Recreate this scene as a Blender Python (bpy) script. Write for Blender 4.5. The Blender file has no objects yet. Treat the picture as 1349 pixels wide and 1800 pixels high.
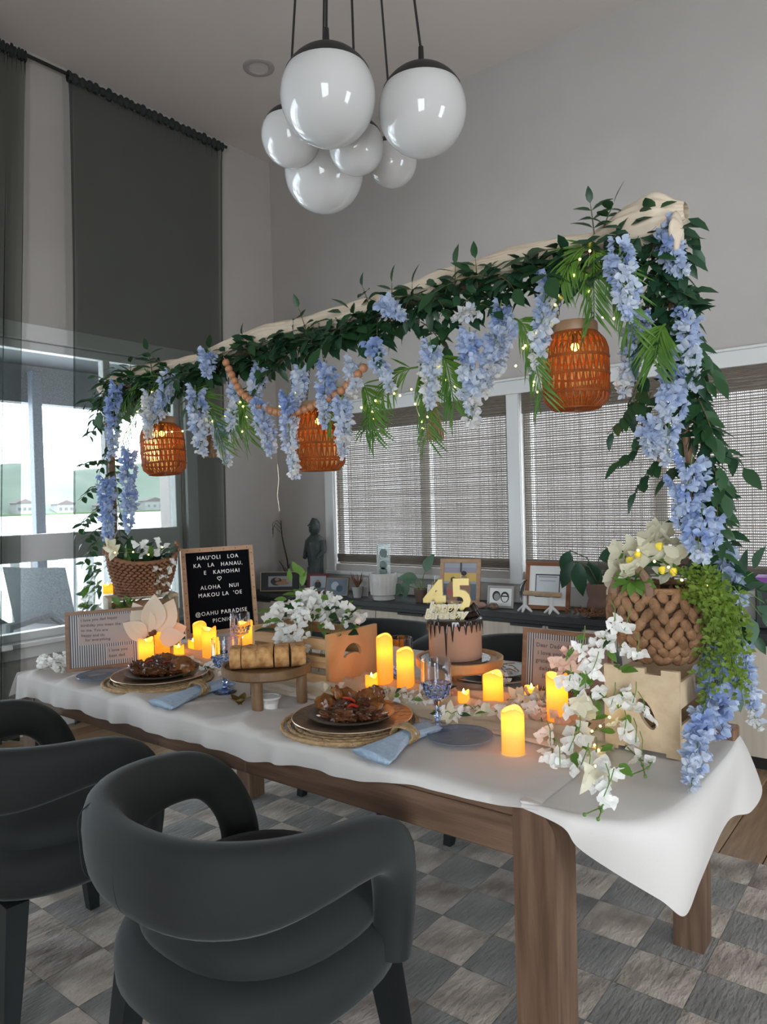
import bpy, math, random
from mathutils import Vector, Matrix, Euler, noise
random.seed(7)
PI = math.pi
scene = bpy.context.scene
COL = scene.collection

# ------------------------------------------------------------------ camera
CAM_H, FPX, YAW, PITCH, ROLL = 1.35, 1292.84, 0.66390, -0.01626, -0.02648
fwd = Vector((-math.sin(YAW) * math.cos(PITCH), math.cos(YAW) * math.cos(PITCH), math.sin(PITCH)))
rgt0 = Vector((math.cos(YAW), math.sin(YAW), 0.0))
up0 = rgt0.cross(fwd)
RGT = rgt0 * math.cos(ROLL) + up0 * math.sin(ROLL)
UPV = RGT.cross(fwd)
cam_data = bpy.data.cameras.new('camera')
cam = bpy.data.objects.new('camera', cam_data)
COL.objects.link(cam)
m = Matrix((RGT, UPV, -fwd)).transposed().to_4x4()
m.translation = (0, 0, CAM_H)
cam.matrix_world = m
cam_data.sensor_fit = 'HORIZONTAL'
cam_data.sensor_width = 36.0
cam_data.lens = FPX / 1349.0 * 36.0
cam_data.clip_start = 0.05
cam_data.clip_end = 3000
scene.camera = cam

# ------------------------------------------------------------------ world, lights, exposure
world = bpy.data.worlds.new('overcast_sky')
scene.world = world
world.use_nodes = True
bg = world.node_tree.nodes['Background']
bg.inputs[0].default_value = (0.86, 0.93, 1.0, 1)
bg.inputs[1].default_value = 13.0
vs = scene.view_settings
vs.view_transform = 'Standard'
vs.look = 'None'
vs.gamma = 1.0
vs.use_curve_mapping = False
vs.exposure = 0.12
def portal(name, loc, rot, sx, sy):
    ld = bpy.data.lights.new(name, 'AREA')
    ld.shape = 'RECTANGLE'; ld.size = sx; ld.size_y = sy
    ld.cycles.is_portal = True
    o = bpy.data.objects.new(name, ld); COL.objects.link(o)
    o.location = loc; o.rotation_euler = rot
    return o

# ------------------------------------------------------------------ pixel to place helpers (pixels of the 1349x1800 frame)
def ray(x, y):
    return RGT * ((x - 674.5) / FPX) - UPV * ((y - 900.0) / FPX) + fwd
def atY(x, y, Y):
    d = ray(x, y); t = Y / d.y
    return Vector((0, 0, CAM_H)) + d * t
def atX(x, y, X):
    d = ray(x, y); t = X / d.x
    return Vector((0, 0, CAM_H)) + d * t
def atZ(x, y, Z):
    d = ray(x, y); t = (Z - CAM_H) / d.z
    return Vector((0, 0, CAM_H)) + d * t

# ------------------------------------------------------------------ mesh builder
class MB:
    def __init__(s):
        s.v = []; s.f = []
    def add(s, vs_, fs):
        b = len(s.v)
        s.v += [tuple(p) for p in vs_]
        s.f += [tuple(i + b for i in q) for q in fs]
        return s
    def box(s, c, d, M=None, bev=0.0):
        x, y, z = d[0] / 2, d[1] / 2, d[2] / 2
        c = Vector(c)
        if bev <= 0:
            P = [Vector((a * x, b * y, e * z)) for e in (-1, 1) for b in (-1, 1) for a in (-1, 1)]
            F = [(0, 2, 3, 1), (4, 5, 7, 6), (0, 1, 5, 4), (2, 6, 7, 3), (0, 4, 6, 2), (1, 3, 7, 5)]
        else:
            P = []
            F = []
            def ring(zz, ins):
                b = min(bev, x * .99, y * .99)
                pts = []
                for (sx, sy) in ((1, -1), (1, 1), (-1, 1), (-1, -1)):
                    if sx * sy < 0:
                        q = [(sx * (x - b), sy * (y - ins)), (sx * (x - ins), sy * (y - b))]
                        if sx < 0: q = [(sx * (x - ins), sy * (y - b)), (sx * (x - b), sy * (y - ins))][::-1]
                    else:
                        q = [(sx * (x - ins), sy * (y - b)), (sx * (x - b), sy * (y - ins))]
                    pts += q
                return [Vector((p[0], p[1], zz)) for p in pts]
            bz = min(bev, z * .99)
            rings = [ring(-z, bev), ring(-z + bz, 0), ring(z - bz, 0), ring(z, bev)]
            # sort each ring by angle for a clean loop
            for r in rings:
                r.sort(key=lambda p: math.atan2(p.y / y, p.x / x))
                P += r
            for k in range(3):
                for i in range(8):
                    j = (i + 1) % 8
                    F.append((k * 8 + i, k * 8 + j, k * 8 + 8 + j, k * 8 + 8 + i))
            F.append(tuple(range(7, -1, -1))); F.append(tuple(range(24, 32)))
        if M is not None:
            P = [M @ p for p in P]
        return s.add([p + c for p in P], F)
    def tube(s, pts, r, n=8, cap=True, closed=False, sx=1.0):
        pts = [Vector(p) for p in pts]
        N = len(pts)
        rr = r if isinstance(r, (list, tuple)) else [r] * N
        V = []; F = []
        prev = None
        for i, p in enumerate(pts):
            if closed:
                t = pts[(i + 1) % N] - pts[i - 1]
            else:
                t = pts[min(i + 1, N - 1)] - pts[max(i - 1, 0)]
            if t.length < 1e-9: t = Vector((0, 0, 1))
            t.normalize()
            if prev is None:
                a = Vector((0, 0, 1)) if abs(t.z) < .9 else Vector((1, 0, 0))
                u = t.cross(a).normalized()
            else:
                u = (prev - t * prev.dot(t))
                u = u.normalized() if u.length > 1e-6 else t.orthogonal().normalized()
            prev = u
            w = t.cross(u)
            for k in range(n):
                an = 2 * PI * k / n
                V.append(p + u * (math.cos(an) * rr[i] * sx) + w * (math.sin(an) * rr[i]))
        M_ = N if closed else N - 1
        for i in range(M_):
            for k in range(n):
                a = i * n + k; b = i * n + (k + 1) % n
                c = ((i + 1) % N) * n + (k + 1) % n; d = ((i + 1) % N) * n + k
                F.append((a, b, c, d))
        if cap and not closed:
            F.append(tuple(range(n - 1, -1, -1)))
            F.append(tuple((N - 1) * n + k for k in range(n)))
        return s.add(V, F)
    def lathe(s, prof, n=24, c=(0, 0, 0), M=None, cap0=True, cap1=True, wob=None):
        V = []; F = []
        c = Vector(c)
        for (r, z) in prof:
            for k in range(n):
                a = 2 * PI * k / n
                q = r if wob is None else wob(r, z, a)
                p = Vector((q * math.cos(a), q * math.sin(a), z))
                if M is not None: p = M @ p
                V.append(p + c)
        for i in range(len(prof) - 1):
            for k in range(n):
                F.append((i * n + k, i * n + (k + 1) % n, (i + 1) * n + (k + 1) % n, (i + 1) * n + k))
        if cap0: F.append(tuple(range(n - 1, -1, -1)))
        if cap1: F.append(tuple((len(prof) - 1) * n + k for k in range(n)))
        return s.add(V, F)
    def ball(s, c, r, n=10, rings=6, sc=(1, 1, 1), M=None, nz=0.0, nf=8.0, seed=0.0):
        prof = []
        V = []; F = []
        c = Vector(c)
        for i in range(rings + 1):
            th = PI * i / rings
            for k in range(n):
                a = 2 * PI * k / n
                d = Vector((math.sin(th) * math.cos(a), math.sin(th) * math.sin(a), -math.cos(th)))
                q = r
                if nz: q = r * (1 + nz * noise.noise(d * nf * .2 + Vector((seed, seed * 1.7, 0))))
                p = Vector((d.x * sc[0], d.y * sc[1], d.z * sc[2])) * q
                if M is not None: p = M @ p
                V.append(p + c)
        for i in range(rings):
            for k in range(n):
                F.append((i * n + k, i * n + (k + 1) % n, (i + 1) * n + (k + 1) % n, (i + 1) * n + k))
        return s.add(V, F)
    def grid(s, fn, nu, nv, cu=False, cv=False, flip=False):
        V = [fn(i / (nu if cu else nu - 1), j / (nv if cv else nv - 1)) for i in range(nu) for j in range(nv)]
        F = []
        for i in range(nu if cu else nu - 1):
            for j in range(nv if cv else nv - 1):
                i2, j2 = (i + 1) % nu, (j + 1) % nv
                q = (i * nv + j, i2 * nv + j, i2 * nv + j2, i * nv + j2)
                F.append(q[::-1] if flip else q)
        return s.add(V, F)
    def prism(s, poly, z0, z1, M=None, c=(0, 0, 0)):
        n = len(poly); c = Vector(c)
        V = [Vector((p[0], p[1], z0)) for p in poly] + [Vector((p[0], p[1], z1)) for p in poly]
        if M is not None: V = [M @ p for p in V]
        F = [tuple(range(n - 1, -1, -1)), tuple(range(n, 2 * n))]
        F += [(i, (i + 1) % n, n + (i + 1) % n, n + i) for i in range(n)]
        return s.add([p + c for p in V], F)
    def mesh(s, name, mat, smooth=True, angle=40):
        me = bpy.data.meshes.new(name)
        me.from_pydata(s.v, [], s.f)
        me.materials.append(mat)
        if smooth:
            me.polygons.foreach_set('use_smooth', [True] * len(me.polygons))
            if angle: me.set_sharp_from_angle(angle=math.radians(angle))
        me.update()
        return me
    def build(s, name, mat, parent=None, loc=None, rot=None, smooth=True, angle=40):
        return link(name, s.mesh(name, mat, smooth, angle), parent, loc, rot)

def link(name, me, parent=None, loc=None, rot=None, mw=None):
    o = bpy.data.objects.new(name, me)
    COL.objects.link(o)
    if parent is not None: o.parent = parent
    if mw is not None: o.matrix_local = mw
    else:
        if loc is not None: o.location = loc
        if rot is not None: o.rotation_euler = rot
    return o
def tag(o, label, cat, group=None, kind=None):
    if label: o['label'] = label
    if cat: o['category'] = cat
    if group: o['group'] = group
    if kind: o['kind'] = kind
    return o
def thing(name, label, cat, loc=(0, 0, 0), rz=0.0, group=None):
    o = bpy.data.objects.new(name, None)
    o.empty_display_size = .05
    COL.objects.link(o)
    o.location = loc; o.rotation_euler = (0, 0, rz)
    return tag(o, label, cat, group)
def struct(o):
    o['kind'] = 'structure'
    return o
def copy_tree(o, parent=None):
    c = o.copy(); COL.objects.link(c)
    if parent is not None: c.parent = parent
    for ch in list(o.children): copy_tree(ch, c)
    return c
def curve_mesh(name, cu, mt):
    """turn a font or outline curve into plain mesh data"""
    tmp = bpy.data.objects.new(name, cu)
    me = bpy.data.meshes.new_from_object(tmp)
    me.name = name
    bpy.data.objects.remove(tmp); bpy.data.curves.remove(cu)
    if not me.materials: me.materials.append(mt)
    return me
def text(name, body, size, mat, parent, loc, rot=(0, 0, 0), ext=0.0, align='CENTER', shear=0.0, offset=0.0, sp=1.0, bevel=0.0):
    cu = bpy.data.curves.new(name, 'FONT')
    cu.body = body; cu.size = size; cu.extrude = ext; cu.align_x = align
    cu.shear = shear; cu.offset = offset; cu.space_character = sp; cu.bevel_depth = bevel
    cu.resolution_u = 3
    cu.materials.append(mat)
    o = link(name, curve_mesh(name, cu, mat), parent, loc, rot)
    return o

# ------------------------------------------------------------------ materials
MATS = {}
def mat(name, col, rough=.5, metal=0.0, col2=None, nscale=8.0, ndet=3.0, stretch=None, bump=0.0, bscale=None, spec=None,
        sheen=0.0, trans=0.0, alpha=None, ior=1.45, emit=None, estr=0.0, coat=0.0, transl=0.0, dist=0.0, ramp=(.35, .65), sss=0.0):
    if name in MATS: return MATS[name]
    mt = bpy.data.materials.new(name); mt.use_nodes = True
    nt = mt.node_tree; b = nt.nodes['Principled BSDF']; out = nt.nodes['Material Output']
    b.inputs['Base Color'].default_value = (*col, 1)
    b.inputs['Roughness'].default_value = rough
    b.inputs['Metallic'].default_value = metal
    b.inputs['IOR'].default_value = ior
    if spec is not None: b.inputs['Specular IOR Level'].default_value = spec
    if sheen:
        b.inputs['Sheen Weight'].default_value = sheen; b.inputs['Sheen Roughness'].default_value = .45
        b.inputs['Sheen Tint'].default_value = (.55, .62, .62, 1)
    if trans: b.inputs['Transmission Weight'].default_value = trans
    if coat: b.inputs['Coat Weight'].default_value = coat
    if sss:
        b.inputs['Subsurface Weight'].default_value = sss; b.inputs['Subsurface Radius'].default_value = (.02, .01, .005)
    if emit: b.inputs['Emission Color'].default_value = (*emit, 1); b.inputs['Emission Strength'].default_value = estr
    if col2 is not None or bump:
        tc = nt.nodes.new('ShaderNodeTexCoord'); mp = nt.nodes.new('ShaderNodeMapping')
        nt.links.new(tc.outputs['Object'], mp.inputs[0])
        if stretch: mp.inputs['Scale'].default_value = stretch
    if col2 is not None:
        nz = nt.nodes.new('ShaderNodeTexNoise'); nz.inputs['Scale'].default_value = nscale; nz.inputs['Detail'].default_value = ndet
        nz.inputs['Distortion'].default_value = dist
        nt.links.new(mp.outputs[0], nz.inputs['Vector'])
        rp = nt.nodes.new('ShaderNodeValToRGB')
        rp.color_ramp.elements[0].position = ramp[0]; rp.color_ramp.elements[1].position = ramp[1]
        rp.color_ramp.elements[0].color = (*col, 1); rp.color_ramp.elements[1].color = (*col2, 1)
        nt.links.new(nz.outputs['Fac'], rp.inputs[0]); nt.links.new(rp.outputs[0], b.inputs['Base Color'])
    if bump:
        n2 = nt.nodes.new('ShaderNodeTexNoise'); n2.inputs['Scale'].default_value = bscale or nscale * 3; n2.inputs['Detail'].default_value = 3
        nt.links.new(mp.outputs[0], n2.inputs['Vector'])
        bp = nt.nodes.new('ShaderNodeBump'); bp.inputs['Strength'].default_value = bump; bp.inputs['Distance'].default_value = .01
        nt.links.new(n2.outputs['Fac'], bp.inputs['Height']); nt.links.new(bp.outputs[0], b.inputs['Normal'])
    sh = b.outputs[0]
    if transl:
        tr = nt.nodes.new('ShaderNodeBsdfTranslucent'); mx = nt.nodes.new('ShaderNodeMixShader')
        mx.inputs[0].default_value = transl
        if col2 is not None: nt.links.new(rp.outputs[0], tr.inputs[0])
        else: tr.inputs[0].default_value = (*col, 1)
        nt.links.new(sh, mx.inputs[1]); nt.links.new(tr.outputs[0], mx.inputs[2]); sh = mx.outputs[0]
    if alpha is not None:
        tp = nt.nodes.new('ShaderNodeBsdfTransparent'); mx2 = nt.nodes.new('ShaderNodeMixShader')
        tp.inputs[0].default_value = (*alpha[1], 1)
        mx2.inputs[0].default_value = alpha[0]
        nt.links.new(tp.outputs[0], mx2.inputs[1]); nt.links.new(sh, mx2.inputs[2]); sh = mx2.outputs[0]
    nt.links.new(sh, out.inputs[0])
    MATS[name] = mt
    return mt
M_wall = mat('wall_paint', (.41, .385, .36), .9, col2=(.43, .405, .38), nscale=3, bump=.04, bscale=220)
M_ceil = mat('ceiling_paint', (.60, .545, .50), .92, col2=(.62, .565, .52), nscale=2, bump=.03, bscale=200)
M_white = mat('white_trim_paint', (.62, .63, .62), .45)
M_glass = mat('window_glass', (1, 1, 1), .02, alpha=(.06, (.97, .99, 1.0)))
M_oak = mat('oak_floor', (.20, .115, .06), .45, col2=(.29, .18, .10), nscale=6, stretch=(9, .7, 1), bump=.1, bscale=30)
M_oak2 = mat('oak_floor_pale', (.27, .17, .10), .45, col2=(.36, .25, .155), nscale=6, stretch=(9, .7, 1), bump=.1, bscale=30)
M_rug_pale = mat('rug_pale_shag', (.22, .180, .145), .95, col2=(.52, .445, .375), nscale=14, ndet=6, bump=1.0, bscale=55, stretch=(1, .45, 1), ramp=(.3, .7), sheen=.2)
M_rug_grey = mat('rug_grey_pile', (.165, .155, .142), .95, col2=(.275, .26, .24), nscale=10, ndet=6, bump=.9, bscale=70, stretch=(1, .3, 1), sheen=.2)
M_rug_brown = mat('rug_brown_pile', (.17, .13, .108), .95, col2=(.42, .36, .31), nscale=9, ndet=6, bump=.9, bscale=60, stretch=(1, .5, 1), ramp=(.38, .6), sheen=.2)
M_velvet = mat('charcoal_velvet', (.0085, .0105, .0102), .85, col2=(.012, .0145, .014), nscale=5, bump=.05, bscale=300, sheen=.17)
M_velvet_leg = mat('charcoal_wrapped_leg', (.006, .009, .010), .5, sheen=.04)
M_seam = mat('seam_thread', (.012, .016, .016), .9)
M_tablewood = mat('table_wood', (.088, .050, .031), .5, col2=(.155, .094, .061), nscale=3.0, stretch=(1.2, 14, 14), bump=.12, bscale=14)
M_tablewood_v = mat('table_leg_wood', (.085, .047, .028), .5, col2=(.15, .090, .056), nscale=3.0, stretch=(14, 14, 1.2), bump=.12, bscale=14)
M_cloth = mat('white_tablecloth', (.62, .60, .575), .8, bump=.06, bscale=400, transl=.12)
M_cream = mat('cream_drape', (.66, .565, .44), .85, col2=(.58, .48, .36), nscale=5, bump=.3, bscale=40, transl=.2)
M_gauze = mat('cream_gauze', (.74, .66, .53), .9, col2=(.64, .55, .42), nscale=9, bump=.3, bscale=60, transl=.2, alpha=(.88, (1, 1, 1)))
M_curtain = mat('sheer_curtain', (.016, .018, .0155), .85, transl=.4, alpha=(.50, (.88, .92, .89)))
M_curtain_hem = mat('sheer_curtain_hem', (.012, .014, .012), .85, transl=.3, alpha=(.75, (.86, .92, .9)))
M_black = mat('black_metal', (.012, .012, .012), .4)
M_blackcap = mat('black_cap_metal', (.010, .010, .010), .5)
M_opal = mat('opal_glass', (.68, .68, .67), .06, spec=.5, transl=.25, coat=.4)
M_walnut = mat('dark_pole_wood', (.12, .06, .03), .5, col2=(.19, .10, .055), nscale=5, stretch=(8, 8, 1))
M_slat = mat('woven_shade_reed', (.15, .125, .10), .85, col2=(.22, .185, .15), nscale=30, stretch=(.3, 6, 6))
M_slat_band = mat('woven_shade_valance', (.12, .10, .078), .85, col2=(.17, .14, .11), nscale=40, stretch=(.5, 6, 6))
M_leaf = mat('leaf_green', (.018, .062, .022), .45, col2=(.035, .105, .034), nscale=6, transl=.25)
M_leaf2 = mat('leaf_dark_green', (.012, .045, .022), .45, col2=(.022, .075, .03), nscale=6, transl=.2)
M_leaf3 = mat('leaf_light_green', (.10, .22, .035), .5, col2=(.17, .31, .06), nscale=8, transl=.35)
M_leafg = mat('leaf_grey_green', (.07, .14, .085), .55, col2=(.12, .2, .12), nscale=8, transl=.3)
M_palm = mat('palm_green', (.05, .14, .02), .45, col2=(.12, .25, .035), nscale=8, transl=.3)
M_box = mat('boxwood_green', (.10, .17, .015), .55, col2=(.17, .26, .03), nscale=20, transl=.35)
M_stem = mat('vine_stem', (.10, .085, .03), .7)
M_gstem = mat('green_stem', (.10, .19, .04), .6)
M_blue = [mat('wisteria_blue', (.27, .37, .62), .7, col2=(.38, .48, .70), nscale=25, transl=.4),
          mat('wisteria_pale_blue', (.40, .49, .68), .7, col2=(.52, .60, .74), nscale=25, transl=.4),
          mat('wisteria_ice', (.52, .59, .70), .7, col2=(.66, .70, .76), nscale=25, transl=.4),
          mat('wisteria_white', (.66, .66, .66), .7, col2=(.72, .72, .69), nscale=25, transl=.4)]
M_wpetal = mat('white_petal', (.86, .86, .83), .7, transl=.4)
M_cpetal = mat('cream_petal', (.74, .71, .55), .7, transl=.4)
M_ppetal = mat('peach_petal', (.86, .62, .50), .7, transl=.4)
M_yel = mat('yellow_stamen', (.75, .60, .05), .6)
M_bead = mat('wooden_bead', (.33, .14, .065), .45, col2=(.42, .2, .10), nscale=20)
M_jute = mat('jute_tassel', (.26, .16, .095), .9, col2=(.34, .22, .13), nscale=60, bump=.5, bscale=200)
M_rattan = mat('amber_rattan', (.33, .085, .014), .5, col2=(.22, .05, .008), nscale=30, transl=.15)
M_lid = mat('lantern_lid_wood', (.22, .13, .075), .5, col2=(.30, .19, .11), nscale=12)
M_amber = mat('amber_inner', (.9, .42, .10), .4, alpha=(.07, (1, .70, .40)))
M_bulb = mat('fairy_bulb', (1, .8, .3), .4, emit=(1, .74, .12), estr=16)
M_wire = mat('fairy_wire', (.45, .40, .30), .35, metal=.8)
M_basket = mat('water_hyacinth', (.15, .073, .031), .7, col2=(.29, .155, .075), nscale=25, bump=.4, bscale=120)
M_basket2 = mat('brown_seagrass', (.17, .075, .038), .7, col2=(.25, .12, .062), nscale=40, bump=.4, bscale=120)
M_pine = mat('pine_crate', (.52, .31, .145), .55, col2=(.40, .22, .095), nscale=2.2, stretch=(1.5, 1.5, 14), bump=.08, bscale=20, dist=1.2, ramp=(.45, .6))
M_palecrate = mat('pale_crate', (.56, .43, .28), .55, col2=(.48, .355, .225), nscale=2.2, stretch=(14, 14, 1.2), bump=.08, bscale=20)
M_greycrate = mat('weathered_crate', (.42, .36, .27), .65, col2=(.33, .28, .2), nscale=3, stretch=(2, 2, 12))
M_acacia = mat('acacia_wood', (.12, .066, .030), .5, col2=(.19, .11, .052), nscale=4, stretch=(10, 1.5, 4), bump=.08, bscale=20)
M_stand2 = mat('honey_wood', (.36, .18, .07), .5, col2=(.45, .25, .10), nscale=4, stretch=(10, 1.5, 4))
M_crust = mat('bread_crust', (.26, .105, .028), .8, col2=(.52, .30, .12), nscale=38, bump=.6, bscale=50)
M_crumb = mat('bread_crumb', (.72, .58, .38), .9, bump=.5, bscale=70)
M_felt = mat('black_felt', (.003, .0035, .005), .95, bump=.2, bscale=300, spec=.1)
M_basketcore = mat('basket_core', (.045, .022, .010), .9)
M_board = mat('board_frame_wood', (.36, .22, .13), .55, col2=(.44, .28, .17), nscale=5, stretch=(2, 2, 10))
M_brownframe = mat('brown_frame_wood', (.20, .115, .07), .55, col2=(.26, .155, .095), nscale=5, stretch=(4, 4, 10))
M_redframe = mat('reddish_frame_wood', (.19, .062, .022), .45, col2=(.25, .09, .035), nscale=5)
M_letter = mat('white_letter', (.85, .85, .83), .6)
M_paper = mat('note_paper', (.37, .32, .30), .85)
M_ink = mat('pencil_ink', (.14, .12, .12), .8)
M_matte_white = mat('white_ceramic', (.46, .45, .425), .5)
M_grey = mat('dark_grey_top', (.016, .016, .017), .5)
M_credwood = mat('pale_oak_door', (.46, .40, .325), .6, col2=(.39, .335, .27), nscale=2.4, stretch=(12, 12, .8))
M_plate = mat('stone_plate', (.055, .048, .042), .3, col2=(.085, .074, .062), nscale=12, spec=.6)
M_charger = mat('brown_charger', (.085, .055, .037), .3, col2=(.12, .082, .056), nscale=14, bump=.3, bscale=60, spec=.6)
M_rim = mat('charger_rim_gold', (.55, .42, .28), .35, metal=.6)
M_jutemat = mat('jute_braid', (.36, .23, .11), .85, col2=(.48, .33, .18), nscale=60, bump=.8, bscale=150)
M_potato = mat('roast_potato', (.11, .032, .007), .32, col2=(.27, .11, .022), nscale=16, bump=.3, bscale=60)
M_meat = mat('glazed_meat', (.030, .011, .006), .28, col2=(.13, .045, .014), nscale=22, bump=.6, bscale=60, coat=.4)
M_sauce = mat('dark_sauce', (.02, .008, .005), .18, col2=(.05, .018, .008), nscale=20, bump=.4, bscale=50, coat=.5)
M_pepper = mat('red_pepper', (.32, .02, .01), .3)
M_linen = mat('blue_linen', (.30, .40, .52), .9, col2=(.37, .47, .59), nscale=90, bump=.35, bscale=350)
M_ring = mat('twine_ring', (.26, .17, .08), .9, col2=(.36, .25, .13), nscale=60, bump=.8, bscale=150)
M_bglass = mat('blue_crystal', (.42, .58, .98), .03, trans=1.0, ior=1.45)
M_cglass = mat('clear_crystal', (.86, .92, 1.0), .03, trans=1.0, ior=1.45)
M_gplate = mat('blue_glass_plate', (.22, .26, .33), .06, alpha=(.42, (.84, .89, .95)), bump=.5, bscale=70)
M_choc = mat('chocolate_ganache', (.014, .006, .004), .2, coat=.4)
M_cake = mat('chocolate_buttercream', (.40, .225, .15), .75, bump=.15, bscale=40)
M_gold = mat('gold_numeral', (.40, .31, .11), .4, metal=.35)
M_topper = mat('ivory_topper', (.62, .60, .50), .5)
M_plastic = mat('clear_plastic', (.9, .9, .88), .25, alpha=(.35, (1, 1, 1)))
M_dip = mat('cream_dip', (.80, .78, .72), .6)
M_terra = mat('terracotta_pot', (.105, .060, .043), .8)
M_stone = mat('dark_statue', (.022, .032, .030), .5, col2=(.035, .048, .045), nscale=12, bump=.5, bscale=30)
M_dried = mat('dried_flower', (.15, .065, .028), .9)
M_antler = mat('pale_antler', (.55, .55, .54), .5)
M_rodwood = mat('pale_rod_wood', (.40, .28, .17), .6, col2=(.3, .2, .11), nscale=8, stretch=(2, 10, 10))
M_purple = mat('purple_book', (.16, .04, .22), .6)
M_spine = mat('rail_white', (.80, .82, .82), .5)

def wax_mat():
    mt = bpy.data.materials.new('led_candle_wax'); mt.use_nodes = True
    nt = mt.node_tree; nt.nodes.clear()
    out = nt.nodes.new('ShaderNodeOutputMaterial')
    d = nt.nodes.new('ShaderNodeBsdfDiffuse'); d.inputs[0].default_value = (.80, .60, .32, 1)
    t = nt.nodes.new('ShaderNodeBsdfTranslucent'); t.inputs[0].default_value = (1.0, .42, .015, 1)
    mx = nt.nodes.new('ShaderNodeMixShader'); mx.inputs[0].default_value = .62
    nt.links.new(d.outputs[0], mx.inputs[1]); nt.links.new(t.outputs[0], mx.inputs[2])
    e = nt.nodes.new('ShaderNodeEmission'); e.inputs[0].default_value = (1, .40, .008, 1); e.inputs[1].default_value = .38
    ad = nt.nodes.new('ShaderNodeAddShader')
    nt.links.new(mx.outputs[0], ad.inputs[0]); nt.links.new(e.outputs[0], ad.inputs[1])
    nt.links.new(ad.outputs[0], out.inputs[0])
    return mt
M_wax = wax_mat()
M_wellglow = mat('candle_well_painted_glow', (.85, .6, .25), .6, emit=(1, .62, .05), estr=.95)  # flame light on the recess put in as emission, brighter than the wax

def stripes_mat(name, a, b, period, horiz=True):
    mt = bpy.data.materials.new(name); mt.use_nodes = True
    nt = mt.node_tree; bs = nt.nodes['Principled BSDF']; bs.inputs['Roughness'].default_value = .85
    tc = nt.nodes.new('ShaderNodeTexCoord'); w = nt.nodes.new('ShaderNodeTexWave')
    w.wave_type = 'BANDS'; w.bands_direction = 'X'; w.wave_profile = 'SIN'
    w.inputs['Scale'].default_value = PI * 2 / period / 20 if False else 0.314159 / period
    nt.links.new(tc.outputs['Object'], w.inputs['Vector'])
    r = nt.nodes.new('ShaderNodeValToRGB'); r.color_ramp.interpolation = 'CONSTANT'
    r.color_ramp.elements[0].color = (*a, 1); r.color_ramp.elements[1].color = (*b, 1); r.color_ramp.elements[1].position = .5
    nt.links.new(w.outputs['Fac'], r.inputs[0]); nt.links.new(r.outputs[0], bs.inputs['Base Color'])
    return mt
M_stripe = stripes_mat('striped_backing', (.075, .085, .10), (.50, .50, .50), .0075)

# ================================================================== THE SETTING
XL, YB, ZC, XR, YR = -4.42, 4.25, 4.13, 2.6, -2.3
# left window opening (in wall_left) and back windows (in wall_back)
W1 = (-1.2, 3.30, .56, 2.37)            # y0 y1 z0 z1
W2 = (-3.80, -2.287, .868, 2.005)        # x0 x1 z0 z1
W3 = (-2.20, -0.50, .868, 2.005)
WR = (1.5, 2.3, 0.0, 2.0)              # assumed opening in wall_right, out of view, sized to bring in side light
WB = (.5, 2.3, 0.0, 2.6)              # assumed opening in wall_rear, unseen behind the camera, sized to light the room
T = .16
def wall_with_holes(name, axis, pos, a0, a1, z0, z1, holes, out):
    """axis 'x': wall runs along x at y=pos; axis 'y': runs along y at x=pos; out=+1/-1 side of the thickness"""
    b = MB()
    def blk(p0, p1, q0, q1):
        if p1 - p0 < 1e-4 or q1 - q0 < 1e-4: return
        c = ((p0 + p1) / 2, pos + out * T / 2, (q0 + q1) / 2) if axis == 'x' else (pos + out * T / 2, (p0 + p1) / 2, (q0 + q1) / 2)
        d = (p1 - p0, T, q1 - q0) if axis == 'x' else (T, p1 - p0, q1 - q0)
        b.box(c, d)
    holes = sorted(holes); cur = a0
    for (h0, h1, k0, k1) in holes:
        blk(cur, h0, z0, z1); blk(h0, h1, z0, k0); blk(h0, h1, k1, z1); cur = h1
    blk(cur, a1, z0, z1)
    return struct(b.build(name, M_wall, smooth=False))
wall_with_holes('wall_back', 'x', YB, XL - T, XR + T, 0, ZC, [W2, W3], 1)
wall_with_holes('wall_left', 'y', XL, YR, YB, 0, ZC, [W1], -1)
wall_with_holes('wall_right', 'y', XR, YR, YB, 0, ZC, [WR], 1)
wall_with_holes('wall_rear', 'x', YR, XL - T, XR + T, 0, ZC, [WB], -1)
struct(MB().box(((XL + XR) / 2, (YR + YB) / 2, ZC + .06), (XR - XL + 2 * T, YB - YR + 2 * T, .12)).build('ceiling', M_ceil, smooth=False))
portal('daylight_window_left', (XL - T - .01, (W1[0] + W1[1]) / 2, (W1[2] + W1[3]) / 2), (0, -PI / 2, 0), W1[3] - W1[2], W1[1] - W1[0])
portal('assumed_opening_right', (XR + T + .01, (WR[0] + WR[1]) / 2, (WR[2] + WR[3]) / 2), (0, PI / 2, 0), WR[3] - WR[2], WR[1] - WR[0])
portal('assumed_opening_rear', ((WB[0] + WB[1]) / 2, YR - T - .01, (WB[2] + WB[3]) / 2), (PI / 2, 0, 0), WB[1] - WB[0], WB[3] - WB[2])
portal('daylight_window_back', (-2.15, YB + T + .01, 1.4), (-PI / 2, 0, 0), 3.3, 1.2)

# floor: base with planks running towards the back wall
fl = struct(MB().box(((XL + XR) / 2, (YR + YB) / 2, -.06), (XR - XL + 2 * T, YB - YR + 2 * T, .10)).build('floor', M_oak, smooth=False))
pw, rr_ = .148, random.Random(3)
plank_a = MB().box((0, 0, 0), (pw - .004, 1.295, .012), bev=.0015).mesh('plank', M_oak, False)
plank_b = MB().box((0, 0, 0), (pw - .004, 1.295, .012), bev=.0015).mesh('plank', M_oak2, False)
for i in range(int((XR - XL) / pw)):
    off = rr_.uniform(0, 1.3)
    for k in range(6):
        yc = YR - .3 + off + k * 1.3
        if yc - .65 < YR - .2 or yc + .65 > YB + .1: continue
        link('plank', plank_a if rr_.random() < .6 else plank_b, fl, (XL + pw * (i + .5), yc, -.0055))
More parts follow.
